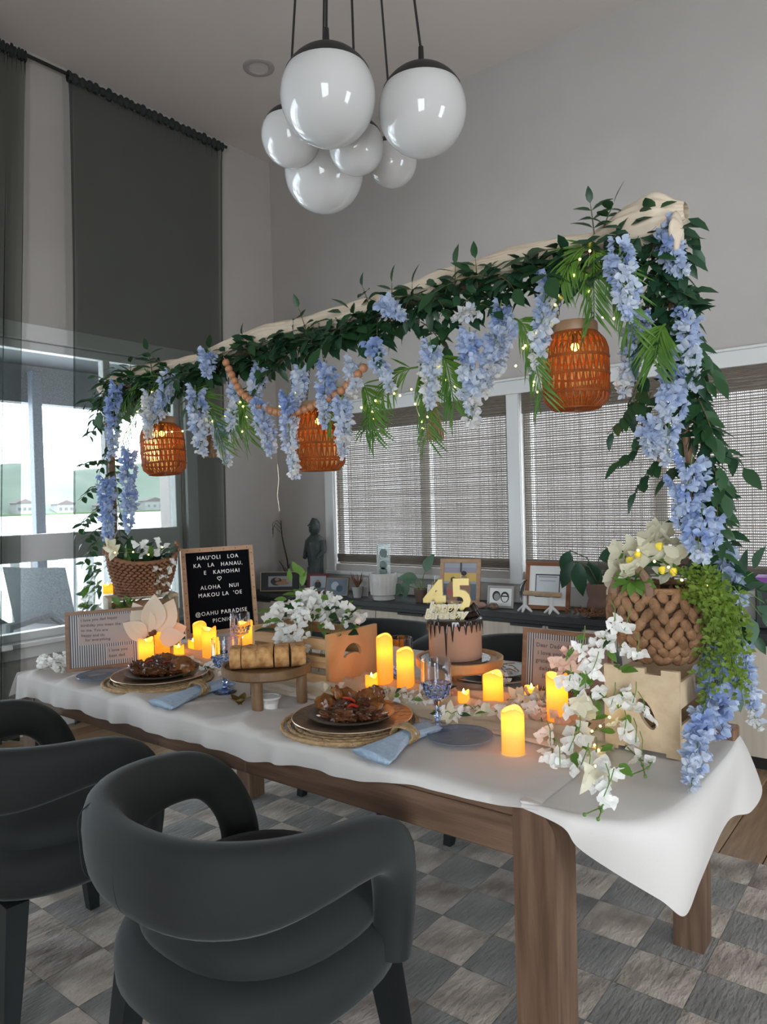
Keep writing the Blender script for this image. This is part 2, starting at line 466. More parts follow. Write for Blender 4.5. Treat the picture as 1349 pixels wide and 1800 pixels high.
# skirting
struct(MB().box(((XL + XR) / 2, YB - .008, .06), (XR - XL, .016, .12)).build('baseboard_back', M_white, smooth=False))
struct(MB().box((XL + .008, (YR + YB) / 2, .06), (.016, YB - YR - .03, .12)).build('baseboard_left', M_white, smooth=False))

# ------------------------------------------------ left window
def rect_frame(b, axis, pos, a0, a1, z0, z1, w, d):
    def blk(p0, p1, q0, q1):
        c = ((p0 + p1) / 2, pos, (q0 + q1) / 2) if axis == 'x' else (pos, (p0 + p1) / 2, (q0 + q1) / 2)
        dd = (p1 - p0, d, q1 - q0) if axis == 'x' else (d, p1 - p0, q1 - q0)
        b.box(c, dd, bev=.004)
    blk(a0, a1, z1 - w, z1); blk(a0, a1, z0, z0 + w); blk(a0, a0 + w, z0 + w, z1 - w); blk(a1 - w, a1, z0 + w, z1 - w)
    return b
w1 = thing('window_1', 'white framed window with mid rail on the wall of sheer curtains', None); struct(w1)
b = MB(); rect_frame(b, 'y', XL + .012, W1[0] - .11, W1[1] + .12, W1[2] - .10, W1[3] + .10, .10, .03)
b.build('casing', M_white, w1, smooth=False)
MB().box((XL + .03, (W1[0] + W1[1]) / 2, W1[2] - .012), (.10, W1[1] - W1[0] + .16, .03), bev=.006).build('window_sill', M_white, w1, smooth=False)
b = MB(); rect_frame(b, 'y', XL - .05, W1[0], W1[1], W1[2], W1[3], .05, .07)
b.build('frame', M_white, w1, smooth=False)
MB().box((XL - .045, (W1[0] + W1[1]) / 2, 1.115), (.10, W1[1] - W1[0] - .08, .165), bev=.004).build('mid_rail', M_white, w1, smooth=False)
MB().box((XL - .05, 2.735, 1.76), (.06, .05, 1.13), bev=.004).build('mullion', M_white, w1, smooth=False)
for (y0, y1, z0, z1) in ((W1[0] + .05, 2.71, 1.2, 2.32), (2.76, 3.25, 1.2, 2.32), (W1[0] + .05, 3.25, .61, 1.03)):
    MB().box((XL - .06, (y0 + y1) / 2, (z0 + z1) / 2), (.006, y1 - y0, z1 - z0)).build('pane', M_glass, w1, smooth=False)

# ------------------------------------------------ back windows
for n, (W, mx) in ((2, (W2, -2.985)), (3, (W3, -1.345))):
    w = thing('window_%d' % n, 'white window behind the woven shade', None); struct(w)
    b = MB(); rect_frame(b, 'x', YB + .08, W[0], W[1], W[2], W[3], .045, .06)
    b.build('frame', M_white, w, smooth=False)
    MB().box((mx, YB + .08, (W[2] + W[3]) / 2), (.085, .06, W[3] - W[2] - .09), bev=.004).build('mullion', M_white, w, smooth=False)
    for (x0, x1) in ((W[0] + .045, mx - .0425), (mx + .0425, W[1] - .045)):
        MB().box(((x0 + x1) / 2, YB + .085, (W[2] + W[3]) / 2), (x1 - x0, .006, W[3] - W[2] - .09)).build('pane', M_glass, w, smooth=False)
tr = thing('trim_1', 'white casing around the two back windows', None); struct(tr)
for nm, c, d in (('head_casing', ((W2[0] + W3[1]) / 2, YB - .012, 2.048), (W3[1] - W2[0] + .17, .024, .085)),
                 ('head_cap', ((W2[0] + W3[1]) / 2, YB - .018, 2.098), (W3[1] - W2[0] + .20, .036, .016)),
                 ('side_casing', (W2[0] - .0425, YB - .011, 1.40), (.085, .022, 1.21)),
                 ('side_casing', (W3[1] + .0425, YB - .011, 1.40), (.085, .022, 1.21)),
                 ('center_casing', ((W2[1] + W3[0]) / 2, YB - .011, 1.40), (W3[0] - W2[1], .022, 1.21)),
                 ('stool', ((W2[0] + W3[1]) / 2, YB - .012, .803), (W3[1] - W2[0] + .19, .024, .03))):
    MB().box(c, d, bev=.003).build(nm, M_white, tr, smooth=False)

# ------------------------------------------------ woven shades
def woven_shade(label, x0, x1, zt, zb):
    t = thing('woven_shade', label, 'window shade', (0, 0, 0), 0, 'woven shades on the back windows')
    y = YB + .014
    rnd = random.Random(int(x0 * 100))
    b = MB()
    z = zb + .06; k = 0
    while z < zt - .06:
        h = .0066 + rnd.uniform(-.0010, .0016)
        pts_y = y + (.0022 if k % 2 else -.0022)
        # one reed, gently bowed
        n = 9; V = []; F = []
        a = rnd.uniform(0, 6)
        for i in range(n):
            x = x0 + (x1 - x0) * i / (n - 1)
            zz = z + .0011 * math.sin(a + i * .9)
            V += [(x, pts_y - .0015, zz - h / 2), (x, pts_y - .0015, zz + h / 2), (x, pts_y + .0015, zz + h / 2), (x, pts_y + .0015, zz - h / 2)]
        for i in range(n - 1):
            for q in range(4):
                F.append((i * 4 + q, i * 4 + (q + 1) % 4, i * 4 + 4 + (q + 1) % 4, i * 4 + 4 + q))
        b.add(V, F)
        z += .0146 + rnd.uniform(-.0006, .0006); k += 1
    o = b.build('woven_reeds', M_slat, t, smooth=False); o['kind'] = 'stuff'
    b = MB(); x = x0 + .004
    while x < x1:
        w_ = rnd.choice((.0022, .003, .004))
        b.box((x, y + rnd.uniform(-.001, .001), (zt + zb) / 2), (w_, .002, zt - zb - .1))
        x += rnd.uniform(.0075, .0115)
    o = b.build('warp_threads', M_slat, t, smooth=False); o['kind'] = 'stuff'
    # valance: closed reeds
    b = MB(); z = zt - .128
    while z < zt - .002:
        b.box(((x0 + x1) / 2, y - .022, z + .004), (x1 - x0 + .012, .006, .0082), bev=.002); z += .0088
    b.box(((x0 + x1) / 2, y - .012, zt - .03), (x1 - x0, .02, .05))
    o = b.build('valance', M_slat_band, t, smooth=False)
    b = MB()
    for i in range(7):
        b.box(((x0 + x1) / 2, y - .012 + .004 * math.sin(i), zb + .004 + i * .0088), (x1 - x0 + .004, .008, .0084), bev=.002)
    b.build('bottom_fold', M_slat_band, t, smooth=False)
    b = MB()
    for i in range(4):
        b.box(((x0 + x1) / 2, y + .008, zb - .05 + i * .0125), (x1 - x0 - .03, .006, .011), bev=.002)
    b.build('bottom_slats', M_slat_band, t, smooth=False)
    return t
woven_shade('brown woven shade on the window nearer the corner, behind the middle lantern', W2[0] + .014, W2[1] - .008, 2.003, .885)
woven_shade('brighter brown woven shade behind the flower basket and the wisteria column', W3[0] + .022, W3[1] - .012, 2.003, .885)

# ------------------------------------------------ ceiling downlight
p = atZ(455, 118, ZC)
dl = thing('recessed_downlight', 'round recessed downlight in the ceiling beside the curtain', 'downlight', (p.x, p.y, ZC - .0005))
MB().lathe([(.062, -.002), (.066, -.008), (.083, -.010), (.098, -.006), (.10, 0.0)], 32, cap0=False, cap1=False).build('trim_ring', mat('downlight_ring', (.36, .33, .31), .6), dl)
MB().lathe([(.001, -.0015), (.064, -.0015)], 32, cap0=False, cap1=False).build('diffuser', mat('downlight_lens', (.52, .49, .465), .5), dl)

# ------------------------------------------------ curtains
rod = thing('curtain_rod', 'thin black curtain rod just under the ceiling', 'curtain rod', (XL + .075, 2.2, 4.055))
MB().tube([(0, -1.4, 0), (0, 1.54, 0)], .011, 10).build('pole', M_black, rod)
for yy in (-1.2, 1.5):
    MB().box((-.036, yy, 0), (.077, .02, .035)).build('bracket', M_black, rod, smooth=False)
def curtain(label, y0t, y1t, y0b, y1b, nf, amp, seed):
    t = thing('sheer_curtain', label, 'curtain', (XL + .075, (y0t + y1t) / 2, 0.012), 0, 'sheer curtains')
    rnd = random.Random(seed); ph = [rnd.uniform(0, 6.28) for _ in range(4)]
    yc = (y0t + y1t) / 2
    ztop = 4.085
    def pos(u, z):
        k = 1 - z / ztop
        y = (y0t + (y1t - y0t) * u) * (1 - k) + (y0b + (y1b - y0b) * u) * k
        a = amp * (.35 + .65 * min(1, k * 3 + .1))
        x = a * (math.sin(nf * 6.283 * u + ph[0] + .6 * math.sin(2 * k + ph[1])) * .6 + math.sin(nf * 2.3 * 6.283 * u + ph[2]) * .3 + .25 * math.sin(nf * .47 * 6.283 * u + ph[3]))
        if k < .03: x = (x * .35) + (.016 if True else 0) * math.sin(nf * 5 * 6.283 * u)
        return Vector((x, y - yc + .008 * math.sin(5 * k + u * 9), z))
    MB().grid(lambda u, v: pos(.018 + .964 * u, 4.005 * v), 150, 40).build('panel', M_curtain, t)
    # header gathered round the rod, side hems, bottom hem
    def head(u, v):
        an = 2 * PI * v
        p_ = pos(u, 4.04)
        r = .019 + .005 * math.sin(u * 170 + ph[1]) + .003 * math.sin(u * 61)
        return Vector((r * math.cos(an), p_.y, 4.043 + (r * 1.6 + .004 * math.sin(u * 90)) * math.sin(an) - .012 + .0))
    MB().grid(head, 130, 8, cv=True).build('rod_pocket', mat('sheer_header', (.022, .028, .026), .9), t)
    for u0, u1 in ((0, .018), (.982, 1)):
        MB().grid(lambda u, v: pos(u0 + (u1 - u0) * u, 4.005 * v) + Vector((.002, 0, 0)), 3, 40).build('side_hem', M_curtain_hem, t)
    MB().grid(lambda u, v: pos(.018 + .964 * u, .09 * v) + Vector((.002, 0, 0)), 90, 3).build('bottom_hem', M_curtain_hem, t)
    return t
curtain('wide charcoal sheer curtain panel hanging beside the room corner', 2.475, 3.70, 2.37, 3.62, 4.5, .030, 4)
curtain('gathered charcoal sheer curtain at the left edge of the photo', 1.62, 2.215, 1.58, 2.02, 5, .045, 9)

# ------------------------------------------------ outside the left window: deck, railing, post, eave, chair, bay and hills
M_deck = mat('wet_deck', (.12, .125, .13), .5, col2=(.15, .155, .16), nscale=4)
M_post = mat('grey_blue_post', (.030, .042, .058), .5, col2=(.085, .105, .125), nscale=130, ndet=1, ramp=(.52, .62))
M_soffit = mat('grey_soffit', (.05, .058, .062), .7, col2=(.12, .13, .135), nscale=110, ndet=1, ramp=(.55, .66))
struct(MB().box((-5.85, 1.8, -.16), (2.5, 9, .1)).build('ground', M_deck, smooth=False))
post = thing('deck_post', 'grey-blue deck post outside the window between the sheers', 'post', (-6.60, 3.34, -.1))
MB().box((0, 0, 1.35), (.09, .09, 2.7), bev=.006).build('shaft', M_post, post, smooth=False)
MB().box((0, 0, .06), (.13, .13, .12), bev=.006).build('footing', M_post, post, smooth=False)
ev = thing('roof_1', 'grey deck roof edge outside the left window', None); struct(ev)
MB().box((-6.78, 2.2, 2.50), (.14, 10, .34)).build('beam', M_soffit, ev, smooth=False)
MB().box((-5.75, 2.2, 2.74), (2.3, 10, .12)).build('soffit', M_soffit, ev, smooth=False)
rl = thing('deck_railing', 'white deck railing with flat balusters outside the left window', 'railing', (-6.72, 1.6, -.1))
MB().box((0, 0, 1.10), (.09, 8, .05), bev=.005).build('top_rail', M_spine, rl, smooth=False)
MB().box((0, 0, .14), (.06, 8, .07), bev=.005).build('bottom_rail', M_spine, rl, smooth=False)
bal = MB().box((0, 0, .62), (.03, .085, .96)).mesh('baluster', M_spine, False)
for i in range(44):
    link('baluster', bal, rl, (0, -3.9 + i * .182, 0))
# wicker chair on the deck
p = atX(45, 1090, -5.75)
ch = thing('wicker_deck_chair', 'grey wicker chair on the deck outside the left window', 'chair', (-5.75, p.y - .12, -.11), 0.3)
M_wick = mat('grey_wicker', (.05, .06, .066), .8, col2=(.10, .115, .12), nscale=90)
MB().grid(lambda u, v: Vector((-.33 + .66 * v, .36 - .05 * math.sin(PI * v) - .12 * u, .45 + .55 * u)), 8, 10).build('backrest', M_wick, ch)
b = MB()
for i in range(15):
    b.tube([(-.32 + .045 * i, .37, .45), (-.32 + .045 * i, .25, .98)], .008, 5)
b.build('back_canes', M_wick, ch)
MB().box((0, .02, .42), (.66, .66, .09), bev=.03).build('seat', M_wick, ch)
MB().box((0, .0, .50), (.56, .56, .10), bev=.04).build('cushion', mat('deck_cushion', (.16, .16, .16), .9), ch)
for sx in (-1, 1):
    MB().tube([(sx * .34, .36, .45), (sx * .35, .05, .66), (sx * .33, -.30, .62), (sx * .33, -.32, .40)], .03, 8).build('arm', M_wick, ch)
    for sy in (-1, 1):
        MB().tube([(sx * .30, sy * .30, .42), (sx * .33, sy * .33, 0)], [.03, .02], 8).build('leg', M_wick, ch)
M_water = mat('bay_water', (.55, .60, .62), .25, bump=.2, bscale=.3)
struct(MB().box((-480, 120, -2.55), (900, 1800, .1)).build('water', M_water, smooth=False))
M_hill = mat('hazy_hill', (.055, .075, .058), 1.0, col2=(.085, .105, .085), nscale=.02, ndet=8)
def hill(u, v):
    y = -900 + 1800 * u
    hgt = 46 + 26 * noise.noise(Vector((y * .0045, 1.3, 0))) + 10 * noise.noise(Vector((y * .02, 4, 0))) + 3 * noise.noise(Vector((y * .08, 2, 0)))
    hgt *= .62 + .38 * min(1, max(0, (y + 40) / 420))
    x = -455 - 160 * v
    return Vector((x, y, -2.6 + (hgt + 2) * math.sin(PI * min(.5, v * .62)) ** 1.2 + 1.6 * noise.noise(Vector((y * .1, v * 9, 5)))))
struct(MB().grid(hill, 200, 14).build('hills', M_hill))
M_house = [mat('far_house_pale', (.16, .16, .155), .8), mat('far_house_tan', (.11, .10, .09), .8), mat('far_roof', (.06, .045, .042), .8), mat('far_glass', (.04, .05, .055), .3)]
M_shrub = mat('shore_green', (.055, .085, .035), .9)
b = MB().box((-452, 0, -2.2), (6, 1800, 1.6)); o = b.build('shore_bank', M_shrub, smooth=False); tag(o, 'low green bank along the far shore of the bay', 'bank')
rnd = random.Random(21)
names = ['pale', 'tan']
for i in range(16):
    y = 40 + i * 30 + rnd.uniform(-6, 6); w_ = rnd.uniform(10, 17); hgt = rnd.uniform(4.5, 8); c_ = rnd.choice((0, 1))
    hs = thing('shore_house', 'small %s house on the far shore of the bay' % names[c_] , 'house', (-459 - rnd.uniform(0, 6), y, -2.0), 0, 'houses on the far shore')
    hs['label'] = 'small house among those lining the far shore of the bay'
    MB().box((0, 0, hgt / 2), (8, w_, hgt)).build('wall', M_house[c_], hs, smooth=False)
    MB().prism([(-w_ / 2 - .8, hgt), (w_ / 2 + .8, hgt), (0, hgt + 2.6)], -5, 5, M=Matrix(((0, 0, 1), (1, 0, 0), (0, 1, 0)))).build('roof', M_house[2], hs, smooth=False)
    for k in (-1, 0, 1):
        MB().box((4.05, k * w_ * .3, hgt * .5), (.2, 1.8, 1.8)).build('window', M_house[3], hs, smooth=False)
# neighbour's wall outside the back windows
nb = MB().box((-6.2, 9.2, 1.2), (13.5, .2, 3.4)).build('neighbour_wall', mat('neighbour_render', (.15, .135, .13), .9), smooth=False)
tag(nb, 'pale neighbouring wall glimpsed through the woven shades', 'wall'); struct(nb)
struct(MB().box((-5, 9, -.3), (20, 9, .1)).build('ground_back', mat('yard_paving', (.35, .35, .34), .9), smooth=False))

# ------------------------------------------------ rug of square hide patches
rug = thing('patchwork_rug', 'grey and beige patchwork hide rug under the dining table', 'rug', (0, 0, 0))
PS = .186
X0, Y1 = -.577 + 3 * PS, 2.872
NX, NY = 18, 14
MB().box((X0 - NX * PS / 2, Y1 - NY * PS / 2, .004), (NX * PS, NY * PS, .006)).build('backing', M_rug_grey, rug, smooth=False)
def patch_mesh(mt, seed):
    rnd = random.Random(seed); h = PS / 2 - .0006
    def fn(u, v):
        e = min(u, 1 - u, v, 1 - v)
        z = .0135 + (.0022 * noise.noise(Vector((u * 7, v * 7, seed))) + .0012 * noise.noise(Vector((u * 21, v * 21, seed))))
        if e <= .001: z -= .0028
        return Vector((-h + 2 * h * u, -h + 2 * h * v, z))
    return MB().grid(fn, 8, 8).mesh('hide_patch', mt, True, 0)
pm = {k: [patch_mesh(mt, s * 3.1 + 1) for s in range(3)] for k, mt in (('p', M_rug_pale), ('g', M_rug_grey), ('b', M_rug_brown))}
rnd = random.Random(12)
for i in range(NX):
    for j in range(NY):
        k = 'p' if (i + j) % 2 else 'g'
        q = rnd.random()
        if k == 'p' and q < .35: k = 'b'
        elif k == 'g' and q < .12: k = 'b'
        link('hide_patch', rnd.choice(pm[k]), rug, (X0 - (i + .5) * PS, Y1 - (j + .5) * PS, 0), (0, 0, rnd.choice((0, PI))))

# ================================================================== DINING TABLE
TX0, TX1, TY0, TY1, TZ = -2.62, -.59, 1.243, 2.29, .765
tb = thing('dining_table', 'long brown wooden dining table with thick square legs', 'table', ((TX0 + TX1) / 2, (TY0 + TY1) / 2, 0.012))
ox, oy, oz = (TX0 + TX1) / 2, (TY0 + TY1) / 2, .012
def L(x, y, z): return Vector((x - ox, y - oy, z - oz))
def tbox(name, x0, x1, y0, y1, z0, z1, mt=None, bev=.003):
    return MB().box(L((x0 + x1) / 2, (y0 + y1) / 2, (z0 + z1) / 2), (x1 - x0, y1 - y0, z1 - z0), bev=bev).build(name, mt or M_tablewood, tb, smooth=False)
tbox('table_top', TX0 + .055, TX1 - .055, TY0 + .003, TY1 - .003, TZ - .028, TZ)
tbox('end_leaf', TX1 - .05, -.425, 1.36, 1.90, TZ - .026, TZ - .004, bev=.012)
tbox('leaf_runner', TX1 - .20, -.46, 1.45, 1.50, TZ - .075, TZ - .031)
tbox('leaf_runner', TX1 - .20, -.46, 1.70, 1.75, TZ - .075, TZ - .031)
LW = .088
segs = [(TX0 + LW, -1.8165), (-1.8155, -1.4425), (-1.4415, TX1 - LW)]
for (a, c) in segs: tbox('front_apron', a, c, TY0, TY0 + .028, .662, TZ - .028)
for (a, c) in segs: tbox('back_apron', a, c, TY1 - .028, TY1, .662, TZ - .028)
for xx in (TX0 + .02, TX1 - .046): tbox('end_apron', xx, xx + .026, TY0 + LW, TY1 - LW, .662, TZ - .03)
def leg_mesh(sx):
    R = .055; pts = [(0, 0)]
    # outline in x (0 = outer face, grows inward) and z
    pts = [(LW, .012), (LW, TZ)]
    for k in range(0, 9):
        a = PI / 2 * k / 8
        pts.append((R - R * math.sin(a), TZ - R + R * math.cos(a)))
    pts.append((0.004, .012))
    poly = [(-sx * p[0], p[1]) for p in pts]
    if sx > 0: poly = poly[::-1]
    Mx = Matrix(((1, 0, 0), (0, 0, 1), (0, 1, 0)))
    return poly, Mx
for sx, X in ((1, TX1), (-1, TX0)):
    for y0 in (TY0 - .002, TY1 - LW + .002):
        poly, Mx = leg_mesh(sx)
        b = MB().prism(poly, 0, LW, M=Mx, c=L(X, y0, 0))
        b.build('leg', M_tablewood_v, tb, smooth=True, angle=25)

# ------------------------------------------------ tablecloth
CZ = TZ + .006
def lerp_tab(t, x):
    for (x0, a), (x1, c) in zip(t, t[1:]):
        if x <= x1: return a + (c - a) * max(0, min(1, (x - x0) / (x1 - x0)))
    return t[-1][1]
DROP = [(-2.66, .10), (-2.55, .072), (-2.2, .070), (-1.82, .066), (-1.44, .064), (-1.25, .050), (-1.0, .030), (-.8, .012), (-.66, .005), (-.6, .003)]
def cloth_top(x, y):
    z = CZ
    w = noise.noise(Vector((x * 3.5, y * 6, 1))) * .0022 + noise.noise(Vector((x * 9, y * 5, 4))) * .0016
    # soft pull folds near the front edge
    f = max(0, 1 - (y - TY0) / .30)
    w += f * .0060 * math.sin(26 * x + 8 * (y - TY0) + 2 * math.sin(3 * x)) * (.35 + .65 * max(0, min(1, (-.9 - x) / .6)))
    k = max(0, 1 - (y - TY0) / .24) * max(0, min(1, (-1.15 - x) / .35))
    w += k * .010 * max(0, math.sin(19 * x + 14 * (y - TY0) + 2.5 * math.sin(5 * x))) ** 4 + k * .006 * max(0, math.sin(31 * x - 20 * (y - TY0) + 1)) ** 6
    # pressed-in fold lines
    w += .0030 * math.exp(-((x + 1.02 + .25 * (y - 1.3)) / .006) ** 2) + .0030 * math.exp(-((x + 2.12 + .1 * (y - 1.3)) / .006) ** 2)
    return z + .0035 + w
def cloth(u, v):
    x = TX0 - .012 + (TX1 - .03 - (TX0 - .012)) * u
    d = lerp_tab(DROP, x)
    back = .16
    Ltot = back + (TY1 - TY0) + d
    s = v * Ltot            # from back hem to front hem
    rip = .006 * math.sin(34 * x + math.sin(9 * x) * 2) + .003 * math.sin(71 * x)
    if s < back:
        k = (back - s) / back
        return Vector((x, TY1 + .010 + (rip * k), CZ - (back - s)))
    if s < back + TY1 - TY0:
        y = TY1 - (s - back)
        e = min(1, (y - TY0) / .02, (TY1 - y) / .02)
        return Vector((x, y, cloth_top(x, y) - .004 * (1 - max(0, e))))
    k = (s - back - (TY1 - TY0)) / max(d, 1e-4)
    return Vector((x, TY0 - .008 - (.004 + rip * min(1, d / .05)) * k, CZ - .002 - d * k + .004 * k * math.sin(19 * x)))
tc = thing('tablecloth', 'white tablecloth sliding off the end of the dining table', 'tablecloth', (ox, oy, CZ))
def toL(fn): return lambda u, v: fn(u, v) - Vector((ox, oy, CZ))
bcl = MB().grid(toL(cloth), 300, 150)
# left overhang
def cl_left(u, v):
    y = TY0 - .008 + (TY1 + .012 - TY0) * u
    d = .10 + .03 * noise.noise(Vector((y * 6, 0, 2)))
    if u < .12: d *= .9
    return Vector((TX0 - .012 - .035 * v * (1 + .4 * math.sin(25 * y)), y - .02 * v * max(0, 1 - u * 6), CZ + .0035 - d * v ** 1.2))
bcl.grid(toL(cl_left), 50, 12)
# loose end draped over the pulled out leaf
TOP = [Vector(p) for p in ((-.655, 1.238, CZ), (-.60, 1.243, CZ + .003), (-.54, 1.262, CZ - .003), (-.475, 1.295, CZ - .006), (-.432, 1.36, CZ - .001), (-.41, 1.46, CZ + .004), (-.405, 1.62, CZ + .004), (-.408, 1.78, CZ + .004), (-.425, 1.88, CZ + .003), (-.47, 1.95, CZ), (-.56, 2.02, CZ))]
HEM = [Vector((-.655, 1.233, CZ - .006))] + [atX(*q) for q in ((985, 1452, -.575), (1020, 1489, -.545), (1085, 1534, -.49), (1150, 1578, -.445), (1195, 1606, -.425), (1240, 1545, -.415), (1290, 1445, -.405), (1318, 1425, -.40), (1338, 1375, -.415))] + [Vector((-.50, 2.10, .66))]
def crv(P, t):
    n = len(P) - 1; x = min(t, .99999) * n; i = int(x); f = x - i
    p0, p1, p2, p3 = P[max(i - 1, 0)], P[i], P[min(i + 1, n)], P[min(i + 2, n)]
    return .5 * ((2 * p1) + (p2 - p0) * f + (2 * p0 - 5 * p1 + 4 * p2 - p3) * f * f + (3 * p1 - p0 - 3 * p2 + p3) * f ** 3)
def drape(u, v):
    a, c = crv(TOP, u), crv(HEM, u)
    out = Vector((1, -.30, 0)) * ((.055 if u < .5 else .055 - .05 * (u - .5)) * math.sin(PI * min(1, u * 1.1)))
    ctrl = a * .55 + c * .45 + out + Vector((0, 0, (a.z - c.z) * .36))
    p = a * (1 - v) ** 2 + ctrl * (2 * v * (1 - v)) + c * v * v
    fold = .014 * math.sin(u * 15 + 1.0) * v * math.sin(PI * min(1, u * 1.05)) + .008 * math.sin(u * 33) * v * max(0, u - .5)
    return p + Vector((1, 0, 0)) * fold
bcl.grid(toL(drape), 90, 30)
def leaf_top(u, v):
    a = crv(TOP, u); y = a.y if u > .15 else a.y
    return Vector((-.66, y, cloth_top(-.66, max(TY0, y)))).lerp(a, v) + Vector((0, 0, .0012 * math.sin(v * PI * 2) * math.sin(u * 14)))
bcl.grid(toL(leaf_top), 90, 14)
import bmesh
cme = bcl.mesh('cloth', M_cloth, True, 0)
bm_ = bmesh.new(); bm_.from_mesh(cme); bmesh.ops.remove_doubles(bm_, verts=bm_.verts, dist=.0004); bmesh.ops.recalc_face_normals(bm_, faces=bm_.faces)
bm_.to_mesh(cme); bm_.free()
ocl = link('cloth', cme, tc)
ocl['label'] = 'soft white cotton cloth'

# cream gauze runner crumpled along the middle
gr = thing('gauze_runner', 'cream gauze runner crumpled along the middle of the table', 'table runner', (-1.55, 1.78, CZ + .005))
def gauze(u, v):
    x = -2.45 + 1.83 * u
    wdt = .17 + .05 * noise.noise(Vector((x * 2.2, 7, 0)))
    yc = 1.75 + .05 * noise.noise(Vector((x * 1.6, 3, 0))) - .12 * max(0, x + 1.35)
    y = yc + (v - .5) * 2 * wdt
    e = 4 * v * (1 - v)
    rid = max(0, math.sin(y * 62 + 2.2 * math.sin(x * 4.1) + 3 * noise.noise(Vector((x * 2.5, y * 3, 8))))) ** 2
    z = CZ + .0075 + e ** .3 * (.004 + .028 * rid * (.5 + .5 * noise.noise(Vector((x * 4, y * 4, 2)))) + .012 * abs(noise.noise(Vector((x * 7, y * 14, 1)))) + .006 * abs(noise.noise(Vector((x * 16, y * 24, 5)))))
    return Vector((x + .025 * noise.noise(Vector((x * 9, y * 9, 3))), y, z)) - Vector((-1.55, 1.78, CZ + .005))
MB().grid(gauze, 170, 50).build('gauze', M_gauze, gr, angle=0)

# ================================================================== CHAIRS
def superell(a, e):
    c, s_ = math.cos(a), math.sin(a)
    return math.copysign(abs(c) ** e, c), math.copysign(abs(s_) ** e, s_)
def make_chair():
    root = thing('dining_chair', '', 'chair', (0, 0, 0.012), 0, 'velvet barrel dining chairs')
    # cushioned base ring and seat pad
    def disc(prof, ax, ay, e=.82, yo=0.0):
        V = []; F = []; n = 44
        for (k, z) in prof:
            for i in range(n):
                c, s_ = superell(2 * PI * i / n, e)
                V.append((c * ax * k, s_ * ay * k + yo, z))
        for i in range(len(prof) - 1):
            for j in range(n):
                F.append((i * n + j, i * n + (j + 1) % n, (i + 1) * n + (j + 1) % n, (i + 1) * n + j))
        F.append(tuple(range(n - 1, -1, -1))); F.append(tuple((len(prof) - 1) * n + j for j in range(n)))
        return MB().add(V, F)
    disc([(.80, .345), (.93, .35), (.99, .37), (1.0, .40), (.99, .43), (.95, .452), (.85, .462)], .287, .278).build('seat_base', M_velvet, root, angle=0)
    disc([(.90, .445), (.98, .457), (1.0, .480), (.97, .505), (.88, .525), (.65, .540), (.3, .547), (.02, .548)], .250, .240, yo=.012).build('seat', M_velvet, root, angle=0)
    # wrap-around back: a band swept round the plan, its ends turning down into the base
    W, D = .293, .280
    def plan(ph, z):
        e = .86
        c, s_ = superell(ph - PI / 2, e)
        k = 1 + .20 * (z - .5)
        return Vector((W * c * k, D * s_ * k, z))
    keys = [(0, .660, .086), (25, .661, .086), (50, .666, .081), (72, .675, .068), (88, .677, .058), (101, .660, .052), (111, .618, .050), (118, .555, .049), (121, .49, .050), (120, .43, .052), (118, .39, .05)]
    K = [Vector(k) for k in keys]
    R0 = .28
    def band(side):
        n, mcs = 44, 18
        def fn(u, v):
            k = crv(K, u); k2 = crv(K, min(1, u + .01)); k1 = crv(K, max(0, u - .01))
            s = math.radians(k.x) * R0
            t = Vector((math.radians(k2.x - k1.x) * R0, k2.y - k1.y)).normalized()
            nrm = Vector((-t.y, t.x))
            a = 2 * PI * v
            cc, ss = superell(a, .75)
            off = k.z * cc
            th = (.040 + .006 * math.sin(PI * u)) * ss
            s2 = s + nrm.x * off; z2 = k.y + nrm.y * off
            ph = s2 / R0
            p = plan(ph, z2); p2 = plan(ph + .02, z2)
            tg = (p2 - p); tg.z = 0
            tg.normalize()
            q = p + Vector((tg.y, -tg.x, 0)) * th
            return Vector((q.x * side, q.y, q.z))
        return MB().grid(fn, n, mcs, cv=True, flip=(side < 0))
    bb = band(1); b2 = band(-1); bb.add(b2.v, b2.f)
    bb.build('backrest', M_velvet, root, angle=0)
    for sd in (-1,):
        pts = []
        for i in range(15):
            z = .580 + .162 * i / 14
            p = plan(math.radians(27), z); p2 = plan(math.radians(28), z); tg = (p2 - p); tg.z = 0; tg.normalize()
            q = p + Vector((tg.y, -tg.x, 0)) * (.0465 * (1 - abs((i - 7) / 7.6) ** 6))
            pts.append((q.x * sd, q.y, q.z))
        MB().tube(pts, .0016, 5).build('seam', M_seam, root)
    for sx in (-1, 1):
        for sy in (-1, 1):
            top = Vector((sx * .195, sy * .185, .345)); bot = Vector((sx * .235, sy * .225, 0.0))
            V = []
            for p_, h in ((top, .028), (top.lerp(bot, .5), .024), (bot, .0165)):
                for (a, c) in ((-1, -1), (-.6, -1), (.6, -1), (1, -1), (1, 1), (-1, 1)): V.append((p_.x + a * h, p_.y + c * h, p_.z))
            n = 6; F = [(i * n + j, i * n + (j + 1) % n, (i + 1) * n + (j + 1) % n, (i + 1) * n + j) for i in range(2) for j in range(n)] + [tuple(range(n)), tuple(range(3 * n - 1, 2 * n - 1, -1))]
            MB().add(V, F).build('leg', M_velvet_leg, root, smooth=True, angle=30)
    return root
chair0 = make_chair()
chairs = [(-1.205, 1.06, math.radians(-3), 'dark grey velvet barrel chair nearest the camera, its back turned to us'),
          (-2.08, 1.06, math.radians(-4), 'dark grey velvet barrel chair at the left edge, cropped by the photo'),
          (-2.14, 2.60, PI, 'dark grey barrel chair across the table, between the flower crate and the cake'),
          (-1.33, 2.58, PI, 'dark grey barrel chair across the table behind the cake and the letter frame')]
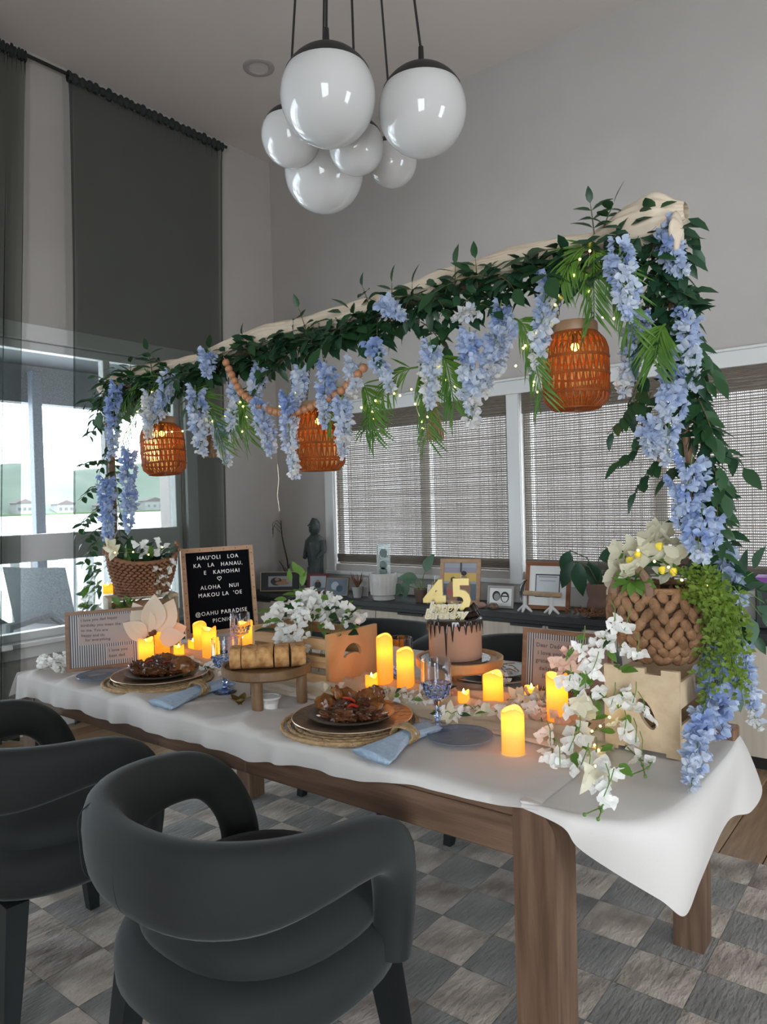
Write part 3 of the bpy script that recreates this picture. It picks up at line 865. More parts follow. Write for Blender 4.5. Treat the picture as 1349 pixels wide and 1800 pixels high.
for i, (x, y, rz, lb) in enumerate(chairs):
    o = chair0 if i == 0 else copy_tree(chair0)
    o.location = (x, y, .0145); o.rotation_euler = (0, 0, rz); o['label'] = lb

# ================================================================== CREDENZA
CY, CT = 3.83, .672
cr = thing('credenza', 'long low sideboard with black top and pale oak doors under the shaded windows', 'sideboard', (-2.4, 4.03, 0))
CX0, CX1 = -4.36, -.30
def cbox(name, x0, x1, y0, y1, z0, z1, mt, parent=None, bev=.002):
    return MB().box(((x0 + x1) / 2 + 2.4, (y0 + y1) / 2 - 4.03, (z0 + z1) / 2), (x1 - x0, y1 - y0, z1 - z0), bev=bev).build(name, mt, parent or cr, smooth=False)
cbox('top', CX0, CX1, CY - .012, 4.22, CT - .035, CT, M_grey)
cbox('body', CX0 + .01, CX1 - .01, CY + .022, 4.21, .07, CT - .035, M_grey)
cbox('plinth', CX0 + .05, CX1 - .05, CY + .06, 4.18, 0.0, .07, M_black)
dx = -1.852
edges = [dx + .412 * k for k in range(-6, 4)]
for i, e in enumerate(edges):
    x1 = min(e + .412, CX1 - .005); x0 = max(e, CX0 + .005)
    if x1 - x0 < .1: continue
    d = cbox('door', x0 + .002, x1 - .002, CY, CY + .02, .075, CT - .062, M_credwood)
    hx = x0 + .02 if i % 2 == 0 else x1 - .22
    cbox('handle', hx, hx + .20, CY - .012, CY + .004, CT - .072, CT - .056, M_black, d)

def picture(name, label, xl, yl, xr, yr, Y, ht, fw, fmat, prints, lean=.18, yaw=0.0, thick=.014, matmat=None, matw=0.0, cat='picture frame', group=None, base=None):
    """a framed picture; bottom corners at pixels (xl,yl),(xr,yr) on depth plane Y; prints = flat pieces painted on its face"""
    a, c = atY(xl, yl, Y), atY(xr, yr, Y)
    w = (c - a).length
    z = base if base is not None else CT
    t = thing(name, label, cat, ((a.x + c.x) / 2, Y, z + .001), yaw, group)
    ctl = bpy.data.objects.new('stand', None)
    bpy.data.objects.remove(ctl)
    Rm = Matrix.Rotation(-lean, 4, 'X')
    def leanM(p): return Rm @ Vector(p)
    def fr(x0, x1, z0, z1, y0, y1, mt, nm):
        b = MB().box(((x0 + x1) / 2, (y0 + y1) / 2, (z0 + z1) / 2), (x1 - x0, y1 - y0, z1 - z0))
        b.v = [tuple(leanM(p)) for p in b.v]
        return b.build(nm, mt, t, smooth=False)
    b = MB()
    for (x0, x1, z0, z1) in ((-w / 2, w / 2, 0, fw), (-w / 2, w / 2, ht - fw, ht), (-w / 2, -w / 2 + fw, fw, ht - fw), (w / 2 - fw, w / 2, fw, ht - fw)):
        b.box(((x0 + x1) / 2, 0, (z0 + z1) / 2), (x1 - x0, thick, z1 - z0), bev=.0015)
    b.v = [tuple(leanM(p)) for p in b.v]
    b.build('frame', fmat, t, smooth=False)
    fr(-w / 2 + fw, w / 2 - fw, fw, ht - fw, -.001, thick / 2, matmat or M_paper, 'backing')
    iw, ih = w - 2 * fw - 2 * matw, ht - 2 * fw - 2 * matw
    k = 0
    for pr in prints:
        kind, cx, cz, sx, sz, mt = pr
        k += 1
        dy = -.0016 - .0006 * k
        X, Z = cx * iw, fw + matw + cz * ih
        if kind == 'r':
            poly = [(-.5, -.5), (.5, -.5), (.5, .5), (-.5, .5)]
        elif kind == 'h':
            poly = [(.5 * 16 * math.sin(q) ** 3 / 16, .5 * (13 * math.cos(q) - 5 * math.cos(2 * q) - 2 * math.cos(3 * q) - math.cos(4 * q)) / 16) for q in [2 * PI * i / 24 for i in range(24)]]
        else:
            poly = [(.5 * math.cos(2 * PI * i / 16), .5 * math.sin(2 * PI * i / 16)) for i in range(16)]
        V = [leanM((X + p[0] * sx * iw, dy, Z + p[1] * sz * ih)) for p in poly]
        V += [leanM((X + p[0] * sx * iw, dy + .0005, Z + p[1] * sz * ih)) for p in poly]
        n = len(poly)
        MB().add(V, [tuple(range(n)), tuple(range(2 * n - 1, n - 1, -1))] + [(i, n + i, n + (i + 1) % n, (i + 1) % n) for i in range(n)]).build('print', mt, t, smooth=False)
    # easel strut behind
    dz = ht * .75
    foot = Vector((0, dz * math.sin(lean) + .10 * ht / .2, 0))
    MB().tube([leanM((0, thick / 2, dz)), foot], .006, 6).build('strut', M_black, t)
    t['_w'] = w
    return t, leanM, w
def pm_(name, c): return mat('print_' + name, c, .6)
P_dark, P_skin, P_cloth, P_sky, P_sun, P_sea, P_white, P_grey, P_pink = pm_('dark', (.03, .03, .035)), pm_('tan', (.30, .16, .10)), pm_('navy', (.05, .08, .12)), pm_('sky', (.33, .36, .40)), pm_('sunset', (.62, .42, .12)), pm_('sea', (.12, .15, .18)), pm_('white', (.70, .70, .68)), pm_('grey', (.28, .28, .28)), pm_('pink', (.42, .10, .10))
M_goldline = mat('thin_gold_frame', (.40, .33, .18), .45)
picture('photo_frame', 'black matted photo frame with thin gold edge under the bare twigs', 468, 1034, 518, 1031, 3.93, .150, .006, M_goldline,
        [('r', 0, .5, .62, .58, P_grey), ('e', -.1, .5, .3, .45, P_dark), ('e', -.08, .62, .12, .2, P_skin), ('e', .1, .55, .14, .2, P_skin), ('e', .05, .4, .36, .2, P_skin)], .16, math.radians(32), matmat=P_dark)
picture('photo_frame', 'small grey photo frame half hidden behind the red one', 524, 1030, 548, 1029, 4.06, .120, .008, mat('pewter_frame', (.22, .22, .21), .5),
        [('r', 0, .5, .9, .9, P_grey), ('e', .1, .5, .35, .5, P_dark), ('e', .1, .75, .16, .16, P_skin)], .14, math.radians(30))
picture('photo_frame', 'dark red photo frame in front of the dark statue', 545, 1036, 573, 1035, 3.96, .148, .018, mat('oxblood_frame', (.10, .012, .010), .4),
        [('r', 0, .5, .96, .96, P_sky), ('e', 0, .4, .4, .5, P_dark), ('e', 0, .66, .2, .16, P_skin), ('r', 0, .12, .96, .2, P_sea)], .14, math.radians(26))
picture('photo_frame', 'thin framed photo leaning sideways beside the red frame', 575, 1039, 607, 1039, 3.90, .142, .007, mat('bronze_frame', (.13, .105, .075), .45),
        [('r', 0, .5, .94, .94, P_navy if False else P_sea), ('e', -.1, .55, .35, .5, P_sky), ('e', .12, .4, .3, .4, P_cloth)], .42, math.radians(24))
picture('photo_frame', 'wooden photo frame with a couple at sunset behind the birthday numerals', 777, 1056, 840, 1054, 3.97, .290, .026, M_board,
        [('r', 0, .5, 1, 1, P_sky), ('r', 0, .62, 1, .22, P_sun), ('r', 0, .80, 1, .14, mat('print_dusk', (.30, .28, .33), .6)), ('r', 0, .22, 1, .44, P_sea),
         ('e', -.2, .25, .42, .56, P_skin), ('e', -.2, .55, .17, .14, P_dark), ('e', .12, .30, .44, .72, P_skin), ('e', .12, .72, .17, .13, P_dark), ('r', .03, .88, .04, .26, P_dark), ('r', -.2, .2, .36, .12, P_pink), ('r', .12, .08, .36, .2, P_dark)], .16, math.radians(14))
picture('photo_frame', 'small black-and-white portrait in a silver frame beside the wooden rod', 858, 1058, 901, 1060, 3.95, .135, .012, mat('silver_frame', (.34, .34, .32), .4),
        [('r', 0, .5, .98, .96, P_white), ('e', -.18, .55, .36, .55, P_dark), ('e', -.16, .5, .26, .4, P_grey), ('e', .2, .5, .38, .6, P_dark), ('e', .2, .46, .28, .44, P_white), ('r', .2, .55, .3, .07, P_dark)], .18, math.radians(8))
picture('certificate_frame', 'reddish wooden frame with a white mat behind the antler rod', 924, 1070, 1000, 1074, 4.02, .285, .024, M_redframe,
        [('r', 0, .5, .66, .58, P_dark), ('r', 0, .5, .61, .52, mat('print_certificate', (.52, .55, .58), .6)), ('r', 0, .72, .5, .03, P_grey), ('r', 0, .62, .42, .02, P_grey)], .20, math.radians(6), matmat=P_white)
# heart canvas on a little easel
p = atY(760, 1046, 3.90)
cv = thing('heart_canvas', 'tiny painted canvas with a red heart on a mini easel', 'canvas', (p.x, 3.90, CT), math.radians(10))
Rm = Matrix.Rotation(-.22, 4, 'X')
def leanb(b, R_=None):
    b.v = [tuple((R_ or Rm) @ Vector(q)) for q in b.v]; return b
leanb(MB().box((0, 0, .075), (.082, .008, .10), bev=.001)).build('canvas', mat('canvas_white', (.66, .62, .58), .8), cv, smooth=False)
rnd = random.Random(2)
cmats = [mat('dab_pink', (.60, .25, .28), .7), mat('dab_green', (.35, .48, .38), .7), mat('dab_gold', (.60, .45, .2), .7)]
hp = [(.017 * math.sin(q) ** 3, .074 + .0011 * (13 * math.cos(q) - 5 * math.cos(2 * q) - 2 * math.cos(3 * q) - math.cos(4 * q))) for q in [2 * PI * i / 24 for i in range(24)]]
leanb(MB().add([(x, -.0052, z) for x, z in hp], [tuple(range(24))])).build('heart', mat('heart_red', (.35, .02, .03), .6), cv, smooth=False)
for i in range(9):
    b = MB(); x, z = rnd.choice((-1, 1)) * rnd.uniform(.024, .034), rnd.uniform(.035, .115)
    leanb(b.add([(x + .006 * math.cos(q), -.0048, z + .005 * math.sin(q)) for q in [2 * PI * k / 8 for k in range(8)]], [tuple(range(8))])).build('dab', cmats[i % 3], cv, smooth=False)
for sx in (-1, 1):
    MB().tube([(sx * .030, -.012, 0), (sx * .008, .030, .14)], .003, 6).build('easel_leg', M_rodwood, cv)
MB().tube([(0, .07, 0), (0, .030, .14)], .003, 6).build('easel_leg', M_rodwood, cv)
MB().box((0, -.006, .022), (.07, .012, .004)).build('easel_ledge', M_rodwood, cv, smooth=False)

# dark carved statue
p = atY(556, 1015, 4.08)
st = thing('carved_statue', 'dark carved standing figure in the corner behind the photo frames', 'statue', (p.x, 4.08, CT))
prof = [(.075, 0), (.078, .03), (.062, .05), (.055, .16), (.058, .24), (.066, .30), (.072, .36), (.062, .40), (.04, .42), (.036, .43)]
MB().lathe(prof, 16, wob=lambda r, z, a: r * (1 + .10 * math.cos(2 * a) + .05 * math.sin(5 * a + z * 30))).build('body', M_stone, st, angle=0)
MB().ball((0, -.005, .485), .045, 14, 10, sc=(.95, 1, 1.5), nz=.25, nf=12).build('head', M_stone, st, angle=0)
MB().box((0, -.046, .50), (.06, .012, .012), bev=.004).ball((0, -.05, .475), .011, 8, 6).box((0, -.043, .452), (.035, .01, .010), bev=.003).build('face', M_stone, st)
for s_ in (-1, 1):
    MB().tube([(s_ * .07, 0, .385), (s_ * .088, -.01, .30), (s_ * .06, -.055, .255)], [.024, .02, .016], 8).build('arm', M_stone, st)
    MB().tube([(s_ * .03, -.02, .18), (s_ * .034, -.025, .10), (s_ * .034, -.03, .02)], [.030, .026, .028], 8).build('leg', M_stone, st)
# bare twigs in a low dark pot
p = atY(508, 1030, 4.05)
tw = thing('bare_twig_plant', 'bare dark twigs standing in a pot beside the corner', 'plant', (p.x, 4.05, CT))
MB().lathe([(.045, 0), (.06, .06), (.062, .11), (.055, .112), (.05, .10)], 16, cap1=True).build('pot', M_grey, tw)
rnd = random.Random(5)
for k, (dx_, dz_, r) in enumerate(((-.07, .54, .007), (.015, .20, .005), (-.10, .22, .005), (-.03, .17, .005))):
    pts = [(dx_ * f + .008 * math.sin(f * 7 + k), .004 * math.sin(5 * f), .10 + (dz_ - .10) * f) for f in [i / 7 for i in range(8)]]
    MB().tube(pts, [r * (1 - .5 * i / 7) for i in range(8)], 6).build('twig', mat('dark_twig', (.018, .015, .013), .8), tw)
for k in range(3):
    MB().tube([(-.065, 0, .50 - .03 * k), (-.10 - .02 * k, -.01, .54 - .02 * k), (-.15, -.01, .52 - .05 * k), (-.165, 0, .46 - .03 * k)], .0018, 5).build('tendril', mat('dark_twig', (0, 0, 0)), tw)
# little cup with dried plant
p = atY(629, 1040, 3.93)
cp = thing('dried_plant_cup', 'small grey cup with a dried plant and white tag beside the ribbed pot', 'plant', (p.x, 3.93, CT))
MB().lathe([(.028, 0), (.036, .05), (.040, .075), (.036, .076), (.033, .06)], 18).build('cup', mat('concrete_cup', (.30, .30, .29), .8), cp)
MB().box((.012, .05, .07), (.085, .01, .13), bev=.003).build('tag', M_matte_white, cp, smooth=False)
for k in range(14):
    a = k * 2.4; MB().tube([(0, 0, .065), (.03 * math.cos(a), .02 * math.sin(a), .11), (.055 * math.cos(a), .03 * math.sin(a), .13 + .004 * k)], [.003, .004, .001], 5).build('dried_leaf', M_dried, cp)
# ribbed planter with clear sign
p = atY(675, 1047, 3.93)
rp = thing('ribbed_planter', 'large white fluted planter pot on the sideboard', 'planter', (p.x, 3.93, CT))
def flute(r, z, a): return r * (1 + (.045 * abs(math.sin(a * 10)) if .035 < z < .178 else 0) - .02)
MB().lathe([(.070, 0), (.076, .004), (.078, .028), (.082, .034), (.088, .038), (.092, .10), (.095, .176), (.094, .182), (.086, .182), (.082, .15), (.01, .145)], 100, wob=flute).build('pot', M_matte_white, rp, angle=50)
MB().lathe([(.080, .150), (.01, .155)], 24).build('soil', M_black, rp)
ac = thing('clear_acrylic_sign', 'clear upright acrylic plaque with round grey discs above the fluted planter', 'plaque', (p.x + .012, 3.93, CT + .152))
MB().box((0, 0, .115), (.10, .012, .23), bev=.002).build('plaque', mat('acrylic', (.75, .82, .80), .08, alpha=(.28, (.93, .97, .96))), ac, smooth=False)
MB().box((-.056, 0, .105), (.010, .016, .24), bev=.002).build('bright_edge', M_matte_white, ac, smooth=False)
for zz in (.165, .085, .04):
    MB().lathe([(.001, -.003), (.030, -.003), (.030, .003), (.001, .003)], 20, c=(.0 if zz > .1 else -.004, -.010, zz), M=Matrix.Rotation(PI / 2, 3, 'X')).build('disc', mat('grey_disc', (.09, .12, .11), .4), ac)
# monstera in a small pot
def leafblade(L_, W_, cup=.15, bend=.25, n=5):
    """pointed oval leaf along +Y, face up +Z"""
    V = []; F = []
    for i in range(n + 1):
        t = i / n
        w = W_ / 2 * (math.sin(PI * min(1, t * 1.02)) ** .75) * (1.15 - .45 * t) if 0 < i < n else 0
        y = L_ * t; z = -bend * L_ * t * t
        V += [(-w, y, z + cup * w), (0, y, z), (w, y, z + cup * w)]
    for i in range(n):
        a = i * 3
        F += [(a, a + 1, a + 4, a + 3), (a + 1, a + 2, a + 5, a + 4)]
    return V, F
def leaf_mesh(nm, L_, W_, mt, cup=.15, bend=.25, n=5):
    V, F = leafblade(L_, W_, cup, bend, n)
    return MB().add(V, F).mesh(nm, mt, True, 0)
def orient(loc, d, up=None, s=1.0, roll=0.0):
    """matrix whose +Y points along d"""
    d = Vector(d).normalized()
    u = Vector(up) if up is not None else Vector((0, 0, 1))
    x = d.cross(u)
    if x.length < 1e-4: x = Vector((1, 0, 0))
    x.normalize(); z = x.cross(d)
    M_ = Matrix((x, d, z)).transposed()
    if roll: M_ = M_ @ Matrix.Rotation(roll, 3, 'Y')
    M4 = (M_ * s).to_4x4(); M4.translation = loc
    return M4
p = atY(742, 1040, 3.96)
mp_ = thing('small_potted_plant', 'small broad-leaved plant between the fluted planter and the heart canvas', 'plant', (p.x, 3.96, CT))
MB().lathe([(.035, 0), (.05, .05), (.052, .085), (.046, .086), (.042, .07)], 20).build('pot', M_terra, mp_)
big = leaf_mesh('leaf', .13, .085, M_leafg, .2, .3, 7)
for (tx, tz, dd) in ((-.11, .14, (-.3, -.2, -.9)), (.03, .20, (.4, -.1, .85)), (-.03, .15, (-.6, -.5, .1)), (.06, .11, (.8, -.4, -.1)), (-.15, .10, (-.8, -.3, -.5))):
    MB().tube([(0, 0, .07), (tx * .5, 0, .07 + (tz - .07) * .8), (tx, 0, tz)], .003, 6).build('stem', M_gstem, mp_)
    link('leaf', big, mp_, mw=orient((tx, 0, tz), dd, (0, -1, .3)))
# plant with big dark leaves in terracotta pot
p = atY(1055, 1070, 3.98)
pp = thing('terracotta_plant', 'brown double-bulged pot with large dark leaves beside the flower basket', 'plant', (p.x, 3.98, CT))
MB().lathe([(.058, 0), (.066, .015), (.070, .06), (.062, .09), (.060, .095), (.068, .12), (.072, .155), (.070, .178), (.062, .180), (.055, .16)], 28).build('pot', M_terra, pp)
bigd = leaf_mesh('leaf', .19, .10, M_leaf2, .25, .35, 7)
for (tx, ty, tz, dd) in ((-.13, -.02, .30, (-.55, -.1, -.75)), (-.10, -.04, .30, (.05, -.2, -.95)), (-.06, 0, .30, (.4, -.2, -.8)), (.0, .0, .32, (.7, 0, .2)), (.10, 0, .30, (.9, -.1, -.3)), (-.17, 0, .36, (-.3, 0, -.9)), (.06, -.03, .26, (.8, -.3, -.5))):
    MB().tube([(0, 0, .16), (tx * .4, ty, .16 + (tz - .16) * .8), (tx, ty, tz)], .0035, 6).build('stem', mat('plant_stem', (.05, .07, .03), .6), pp)
    link('leaf', bigd, pp, mw=orient((tx, ty, tz), dd, (0, -1, .3)))
# dried bundle
p = atY(1035, 1080, 3.89)
db = thing('dried_flower_bundle', 'brown dried flower wreath lying in front of the terracotta pot', 'dried flowers', (p.x, 3.89, CT))
rnd = random.Random(8)
b = MB()
for k in range(90):
    a = rnd.uniform(0, 2 * PI); r = rnd.uniform(.04, .13); c_ = Vector((r * math.cos(a), r * .55 * math.sin(a), rnd.uniform(.008, .045)))
    d_ = Vector((rnd.uniform(-1, 1), rnd.uniform(-1, 1), rnd.uniform(-.1, .6))).normalized() * rnd.uniform(.02, .045)
    b.tube([c_, c_ + d_ * .6, c_ + d_], [.002, .005, .001], 5)
b.build('twigs', M_dried, db)['kind'] = 'stuff'
# hammer lying on a pale two-legged stand
p = atY(945, 1068, 3.88)
an = thing('hoof_stand', 'pair of pale hoof-like legs on the sideboard holding up a hammer', 'stand', (p.x, 3.88, CT))
for sx in (-.077, .087):
    b = MB()
    b.tube([(sx, 0, .098), (sx * 1.02, 0, .06), (sx * 1.03, 0, .035)], [.011, .012, .014], 8)
    for a in (-.045, .0, .045): b.tube([(sx * 1.03, 0, .04), (sx * 1.03 + a * .6, -.02 * (a == 0), .02), (sx * 1.03 + a, -.035 * (a == 0), .006)], [.012, .009, .006], 8)
    b.build('stand_leg', M_antler, an)
hm = thing('claw_hammer', 'small claw hammer with engraved wooden handle resting on the pale legs', 'hammer', (p.x + .02, 3.88, CT + .1135))
MB().tube([(-.105, 0, 0), (-.10, 0, 0), (.125, 0, 0), (.13, 0, 0)], [.012, .0145, .0145, .012], 14).build('handle', M_rodwood, hm)
MB().tube([(-.118, 0, -.045), (-.118, 0, -.02), (-.119, 0, .012), (-.112, 0, .045), (-.095, 0, .068), (-.08, 0, .076)], [.013, .011, .014, .011, .006, .002], 10).build('head', mat('hammer_steel', (.12, .12, .13), .25, metal=.9), hm)
rnd = random.Random(4)
for k in range(13):
    if k in (3, 8): continue
    x = -.07 + .0115 * k
    MB().tube([(x, -.0149, -.004), (x + .003, -.0149, .003 + rnd.uniform(-.002, .002)), (x + .006, -.0149, -.003), (x + .009, -.0149, rnd.uniform(-.001, .003))], .0007, 4).build('engraving', M_ink, hm)
# shells / stones
for lb, x, y, mt, sc_ in (('smooth pinkish shell beside the wooden photo frame', 846, 1054, mat('pink_shell', (.30, .17, .13), .35), (1.2, .8, .6)), ('dark speckled shell between the portrait and the wooden frame', 868, 1058, mat('dark_shell', (.06, .045, .04), .3, col2=(.22, .14, .1), nscale=60), (1.1, .8, .7))):
    p = atY(x, y, 3.90)
    o = MB().ball((0, 0, .018), .030, 16, 10, sc=sc_, nz=.2, nf=14).build('sea_shell', mt, None, (p.x, 3.90, CT + .0005)); tag(o, lb, 'shell')
# purple folder at the right
p = atY(1340, 1020, 4.0)
pb = thing('purple_box', 'dark box with a purple lid on the sideboard at the right edge', 'box', (p.x + .10, 4.04, CT), .1)
MB().box((0, 0, .11), (.26, .16, .22), bev=.006).build('body', M_grey, pb, smooth=False)
MB().box((0, 0, .236), (.27, .17, .03), bev=.006).build('lid', M_purple, pb, smooth=False)

# ================================================================== PENDANT LAMP
pl = thing('pendant_lamp', 'cluster of six white globe pendants with black caps over the table', 'pendant lamp', (-1.62, 1.95, ZC))
MB().lathe([(.001, 0), (.16, 0), (.16, -.025), (.15, -.03), (.001, -.03)], 36).build('canopy', M_blackcap, pl)
globes = [(577, 170, 2.30, .149), (743, 195, 2.36, .141), (512, 240, 2.62, .105), (570, 303, 2.80, .149), (627, 258, 2.55, .095), (690, 285, 2.85, .095)]
for (x, y, dep, r) in globes:
    c = Vector((0, 0, CAM_H)) + ray(x, y) * dep
    c = c - Vector((-1.62, 1.95, ZC))
    prof = [(r * math.sin(PI * i / 24), -r * math.cos(PI * i / 24)) for i in range(1, 24)]
    g = MB().lathe(prof, 40, c=c).build('globe', M_opal, pl)
    rc = r * 1.012
    prof = [(rc * math.sin(a), rc * math.cos(a)) for a in [math.radians(60) * (1 - i / 10) + .02 for i in range(11)]]
    prof = [(r * .99 * math.sin(math.radians(61)), r * .99 * math.cos(math.radians(61)))] + prof
    MB().lathe(prof, 40, c=c, cap0=False).build('cap', M_blackcap, g)
    MB().tube([c + Vector((0, 0, rc - .003)), c + Vector((0, 0, rc + .06)), c + Vector((0, 0, rc + .065))], [.010, .0085, .004], 10).build('socket_stem', M_blackcap, g)
    MB().tube([c + Vector((0, 0, rc + .05)), Vector((c.x * .45, c.y * .45, -.028))], .0042, 8).build('cord', M_blackcap, g)

# ================================================================== ON THE TABLE
TS = CZ + .0065
def depth_of(p): return (Vector(p) - Vector((0, 0, CAM_H))).dot(fwd)
def flat_poly_obj(name, outer, holes, thick, mt, parent, M4):
    """a board with real cut-outs: filled 2D outline with holes, given thickness"""
    cu = bpy.data.curves.new(name, 'CURVE'); cu.dimensions = '2D'; cu.fill_mode = 'BOTH'; cu.extrude = thick / 2
    for poly in [outer] + holes:
        sp = cu.splines.new('POLY'); sp.points.add(len(poly) - 1); sp.use_cyclic_u = True
        for q, pt in zip(poly, sp.points): pt.co = (q[0], q[1], 0, 1)
    cu.materials.append(mt)
    return link(name, curve_mesh(name, cu, mt), parent, mw=M4)
def crescent(w, h, th, cx, cy, n=14, flip=1):
    """arched hand hole: two arcs closed to a crescent"""
    up = [(cx + w / 2 * math.cos(PI - PI * i / n), cy + flip * h * math.sin(PI * i / n)) for i in range(n + 1)]
    lo = [(cx + (w / 2 - th * .35) * math.cos(PI * i / n), cy + flip * (h - th) * math.sin(PI * i / n) - flip * .004) for i in range(n + 1)]
    return up + lo
def crate(name, label, loc, rz, lx, ly, h, mt, nsl=3, hole=None, notch=False):
    """end panels stand at x=+-lx/2, slats run along x on the long sides"""
    t = thing(name, label, 'crate', loc, rz)
    th = .012
    for sx in (-1, 1):
        outer = [(-ly / 2, 0), (ly / 2, 0), (ly / 2, h), (-ly / 2, h)]
        if notch:
            outer = [(-ly / 2, .0), (-ly / 2 + .03, .0), (-ly / 2 + .03, .008), (ly / 2 - .03, .008), (ly / 2 - .03, 0), (ly / 2, 0), (ly / 2, h), (ly * .27, h), (ly * .27, h - .012), (ly * .06, h - .012), (ly * .06, h), (-ly * .10, h), (-ly * .10, h - .010), (-ly * .30, h - .010), (-ly * .30, h), (-ly / 2, h)]
        # local: panel x axis -> crate y, panel y axis -> crate z, panel normal -> crate x
        M4 = Matrix(((0, 0, 1, sx * (lx / 2 - th / 2)), (1, 0, 0, 0), (0, 1, 0, 0), (0, 0, 0, 1)))
        flat_poly_obj('end_panel', outer, [hole] if hole else [], th, mt, t, M4)
    gap = h / nsl
    for sy in (-1, 1):
        for k in range(nsl):
            MB().box((0, sy * (ly / 2 - .005), gap * (k + .42)), (lx - .001 if sy else lx, .009, gap * .62), bev=.0015).build('slat', mt, t, smooth=False)
    for k in range(3):
        MB().box((0, (k - 1) * ly * .30, .012), (lx - 2 * th - .001, ly * .26, .008)).build('bottom_slat', mt, t, smooth=False)
    return t
# wooden slatted crate with the white flowers
crate('flower_crate', 'open pine crate with crescent hand hole, filled with white flowers', (-1.685, 1.765, TS), 0, .34, .24, .166, M_pine, 3,
      hole=crescent(.088, .038, .026, -.005, .085))
# pale crate under the right basket: end panel faces the camera
crate('pale_crate', 'pale wooden crate holding up the flower basket at the table end', (-.556, 1.735, TS), -PI / 2, .245, .165, .188, M_palecrate, 2,
      hole=[(.012 + .016 * math.cos(a) - .012 * math.sin(a), .088 + .033 * math.sin(a)) for a in [2 * PI * i / 20 for i in range(20)]], notch=True)
# weathered crate on the left, its open side towards us
lc = thing('weathered_crate', 'weathered wooden crate under the brown basket by the window', 'crate', (-2.50, 1.655, TS), math.radians(-22))
HC = .232
MB().box((0, 0, HC - .006), (.115, .26, .012), bev=.001).build('top_board', M_greycrate, lc, smooth=False)
MB().box((0, 0, .006), (.115, .26, .012), bev=.001).build('bottom_board', M_greycrate, lc, smooth=False)
for s_ in (-1, 1):
    Mq = Matrix(((1, 0, 0, 0), (0, 0, 1, s_ * .124), (0, 1, 0, 0), (0, 0, 0, 1)))
    flat_poly_obj('side_panel', [(-.0575, .012), (.0575, .012), (.0575, HC - .012), (-.0575, HC - .012)], [crescent(.05, .025, .018, 0, .11)], .012, M_greycrate, lc, Mq)
for k in range(3):
    MB().box((-.053, 0, .045 + .068 * k), (.008, .236, .045)).build('back_slat', M_greycrate, lc, smooth=False)

# ------------------------------------------------ LED candles
def candle(label, x, yb, yt, w, power=1.0, z0=TS, tilt=0.0, grp='amber LED pillar candles'):
    p = atZ(x, yb, z0)
    dp = depth_of(p)
    r = w / 2 * dp / FPX
    dirh = Vector((p.x, p.y, 0)).normalized()
    c = p + dirh * r
    dp = depth_of(c)
    H = max(.03, (yb - yt) * depth_of(p) / FPX - .55 * r * (CAM_H - z0) / Vector((p.x, p.y)).length)
    t = thing('led_candle', label, 'candle', (c.x, c.y, z0), 0, grp)
    if tilt: t.rotation_euler = (0, tilt, 0)
    n = 28; V = []; F = []
    ph = x * .7
    wave = lambda a: min(.006, H * .12) * math.sin(2 * a + ph) + .002 * math.sin(3 * a + ph)
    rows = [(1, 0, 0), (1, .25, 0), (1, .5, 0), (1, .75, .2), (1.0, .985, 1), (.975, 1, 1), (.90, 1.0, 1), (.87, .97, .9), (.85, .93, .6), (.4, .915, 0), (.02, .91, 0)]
    for nm, sub, mt in (('wax', rows[:7], M_wax), ('wax_well', rows[6:], M_wellglow)):
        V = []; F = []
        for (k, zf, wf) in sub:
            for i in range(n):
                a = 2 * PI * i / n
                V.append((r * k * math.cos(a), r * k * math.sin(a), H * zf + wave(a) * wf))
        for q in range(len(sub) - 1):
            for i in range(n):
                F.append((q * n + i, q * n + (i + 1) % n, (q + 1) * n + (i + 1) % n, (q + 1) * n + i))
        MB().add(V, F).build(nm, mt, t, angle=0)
    MB().lathe([(.001, H * .88), (.0035, H * .88 + .004), (.0025, H * .88 + .009), (.0004, H * .88 + .014)], 8).build('flame_tip', M_bulb, t)
    ld = bpy.data.lights.new('candle_led', 'POINT'); ld.energy = .055 * power * (r / .03) ** 1.3 * (1.5 if H > .08 else .8); ld.color = (1, .66, .2); ld.shadow_soft_size = .006
    lo = bpy.data.objects.new('candle_led', ld); COL.objects.link(lo); lo.parent = t; lo.location = (0, 0, H * (.70 if H > .06 else .5))
    return t
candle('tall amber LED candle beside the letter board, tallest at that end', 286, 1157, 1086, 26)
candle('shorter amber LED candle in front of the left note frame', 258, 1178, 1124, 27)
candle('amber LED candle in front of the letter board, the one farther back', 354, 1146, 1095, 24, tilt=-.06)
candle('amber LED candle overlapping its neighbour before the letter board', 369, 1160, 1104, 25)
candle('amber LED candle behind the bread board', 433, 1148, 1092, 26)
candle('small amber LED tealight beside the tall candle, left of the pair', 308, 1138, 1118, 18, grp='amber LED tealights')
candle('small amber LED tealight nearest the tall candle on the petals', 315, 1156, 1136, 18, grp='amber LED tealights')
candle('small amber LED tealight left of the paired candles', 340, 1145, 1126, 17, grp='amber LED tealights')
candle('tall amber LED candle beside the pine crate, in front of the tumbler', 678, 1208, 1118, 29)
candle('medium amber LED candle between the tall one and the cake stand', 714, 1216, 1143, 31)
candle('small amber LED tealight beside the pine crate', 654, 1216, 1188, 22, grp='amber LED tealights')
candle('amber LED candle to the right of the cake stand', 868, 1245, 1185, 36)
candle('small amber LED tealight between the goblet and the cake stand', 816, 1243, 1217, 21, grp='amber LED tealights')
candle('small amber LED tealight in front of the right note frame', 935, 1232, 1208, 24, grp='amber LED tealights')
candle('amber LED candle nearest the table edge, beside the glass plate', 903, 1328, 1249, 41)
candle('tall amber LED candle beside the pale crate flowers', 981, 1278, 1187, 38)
candle('small amber LED tealight on top of the weathered crate', 190, 1044, 1028, 17, z0=TS + HC, grp='amber LED tealights')

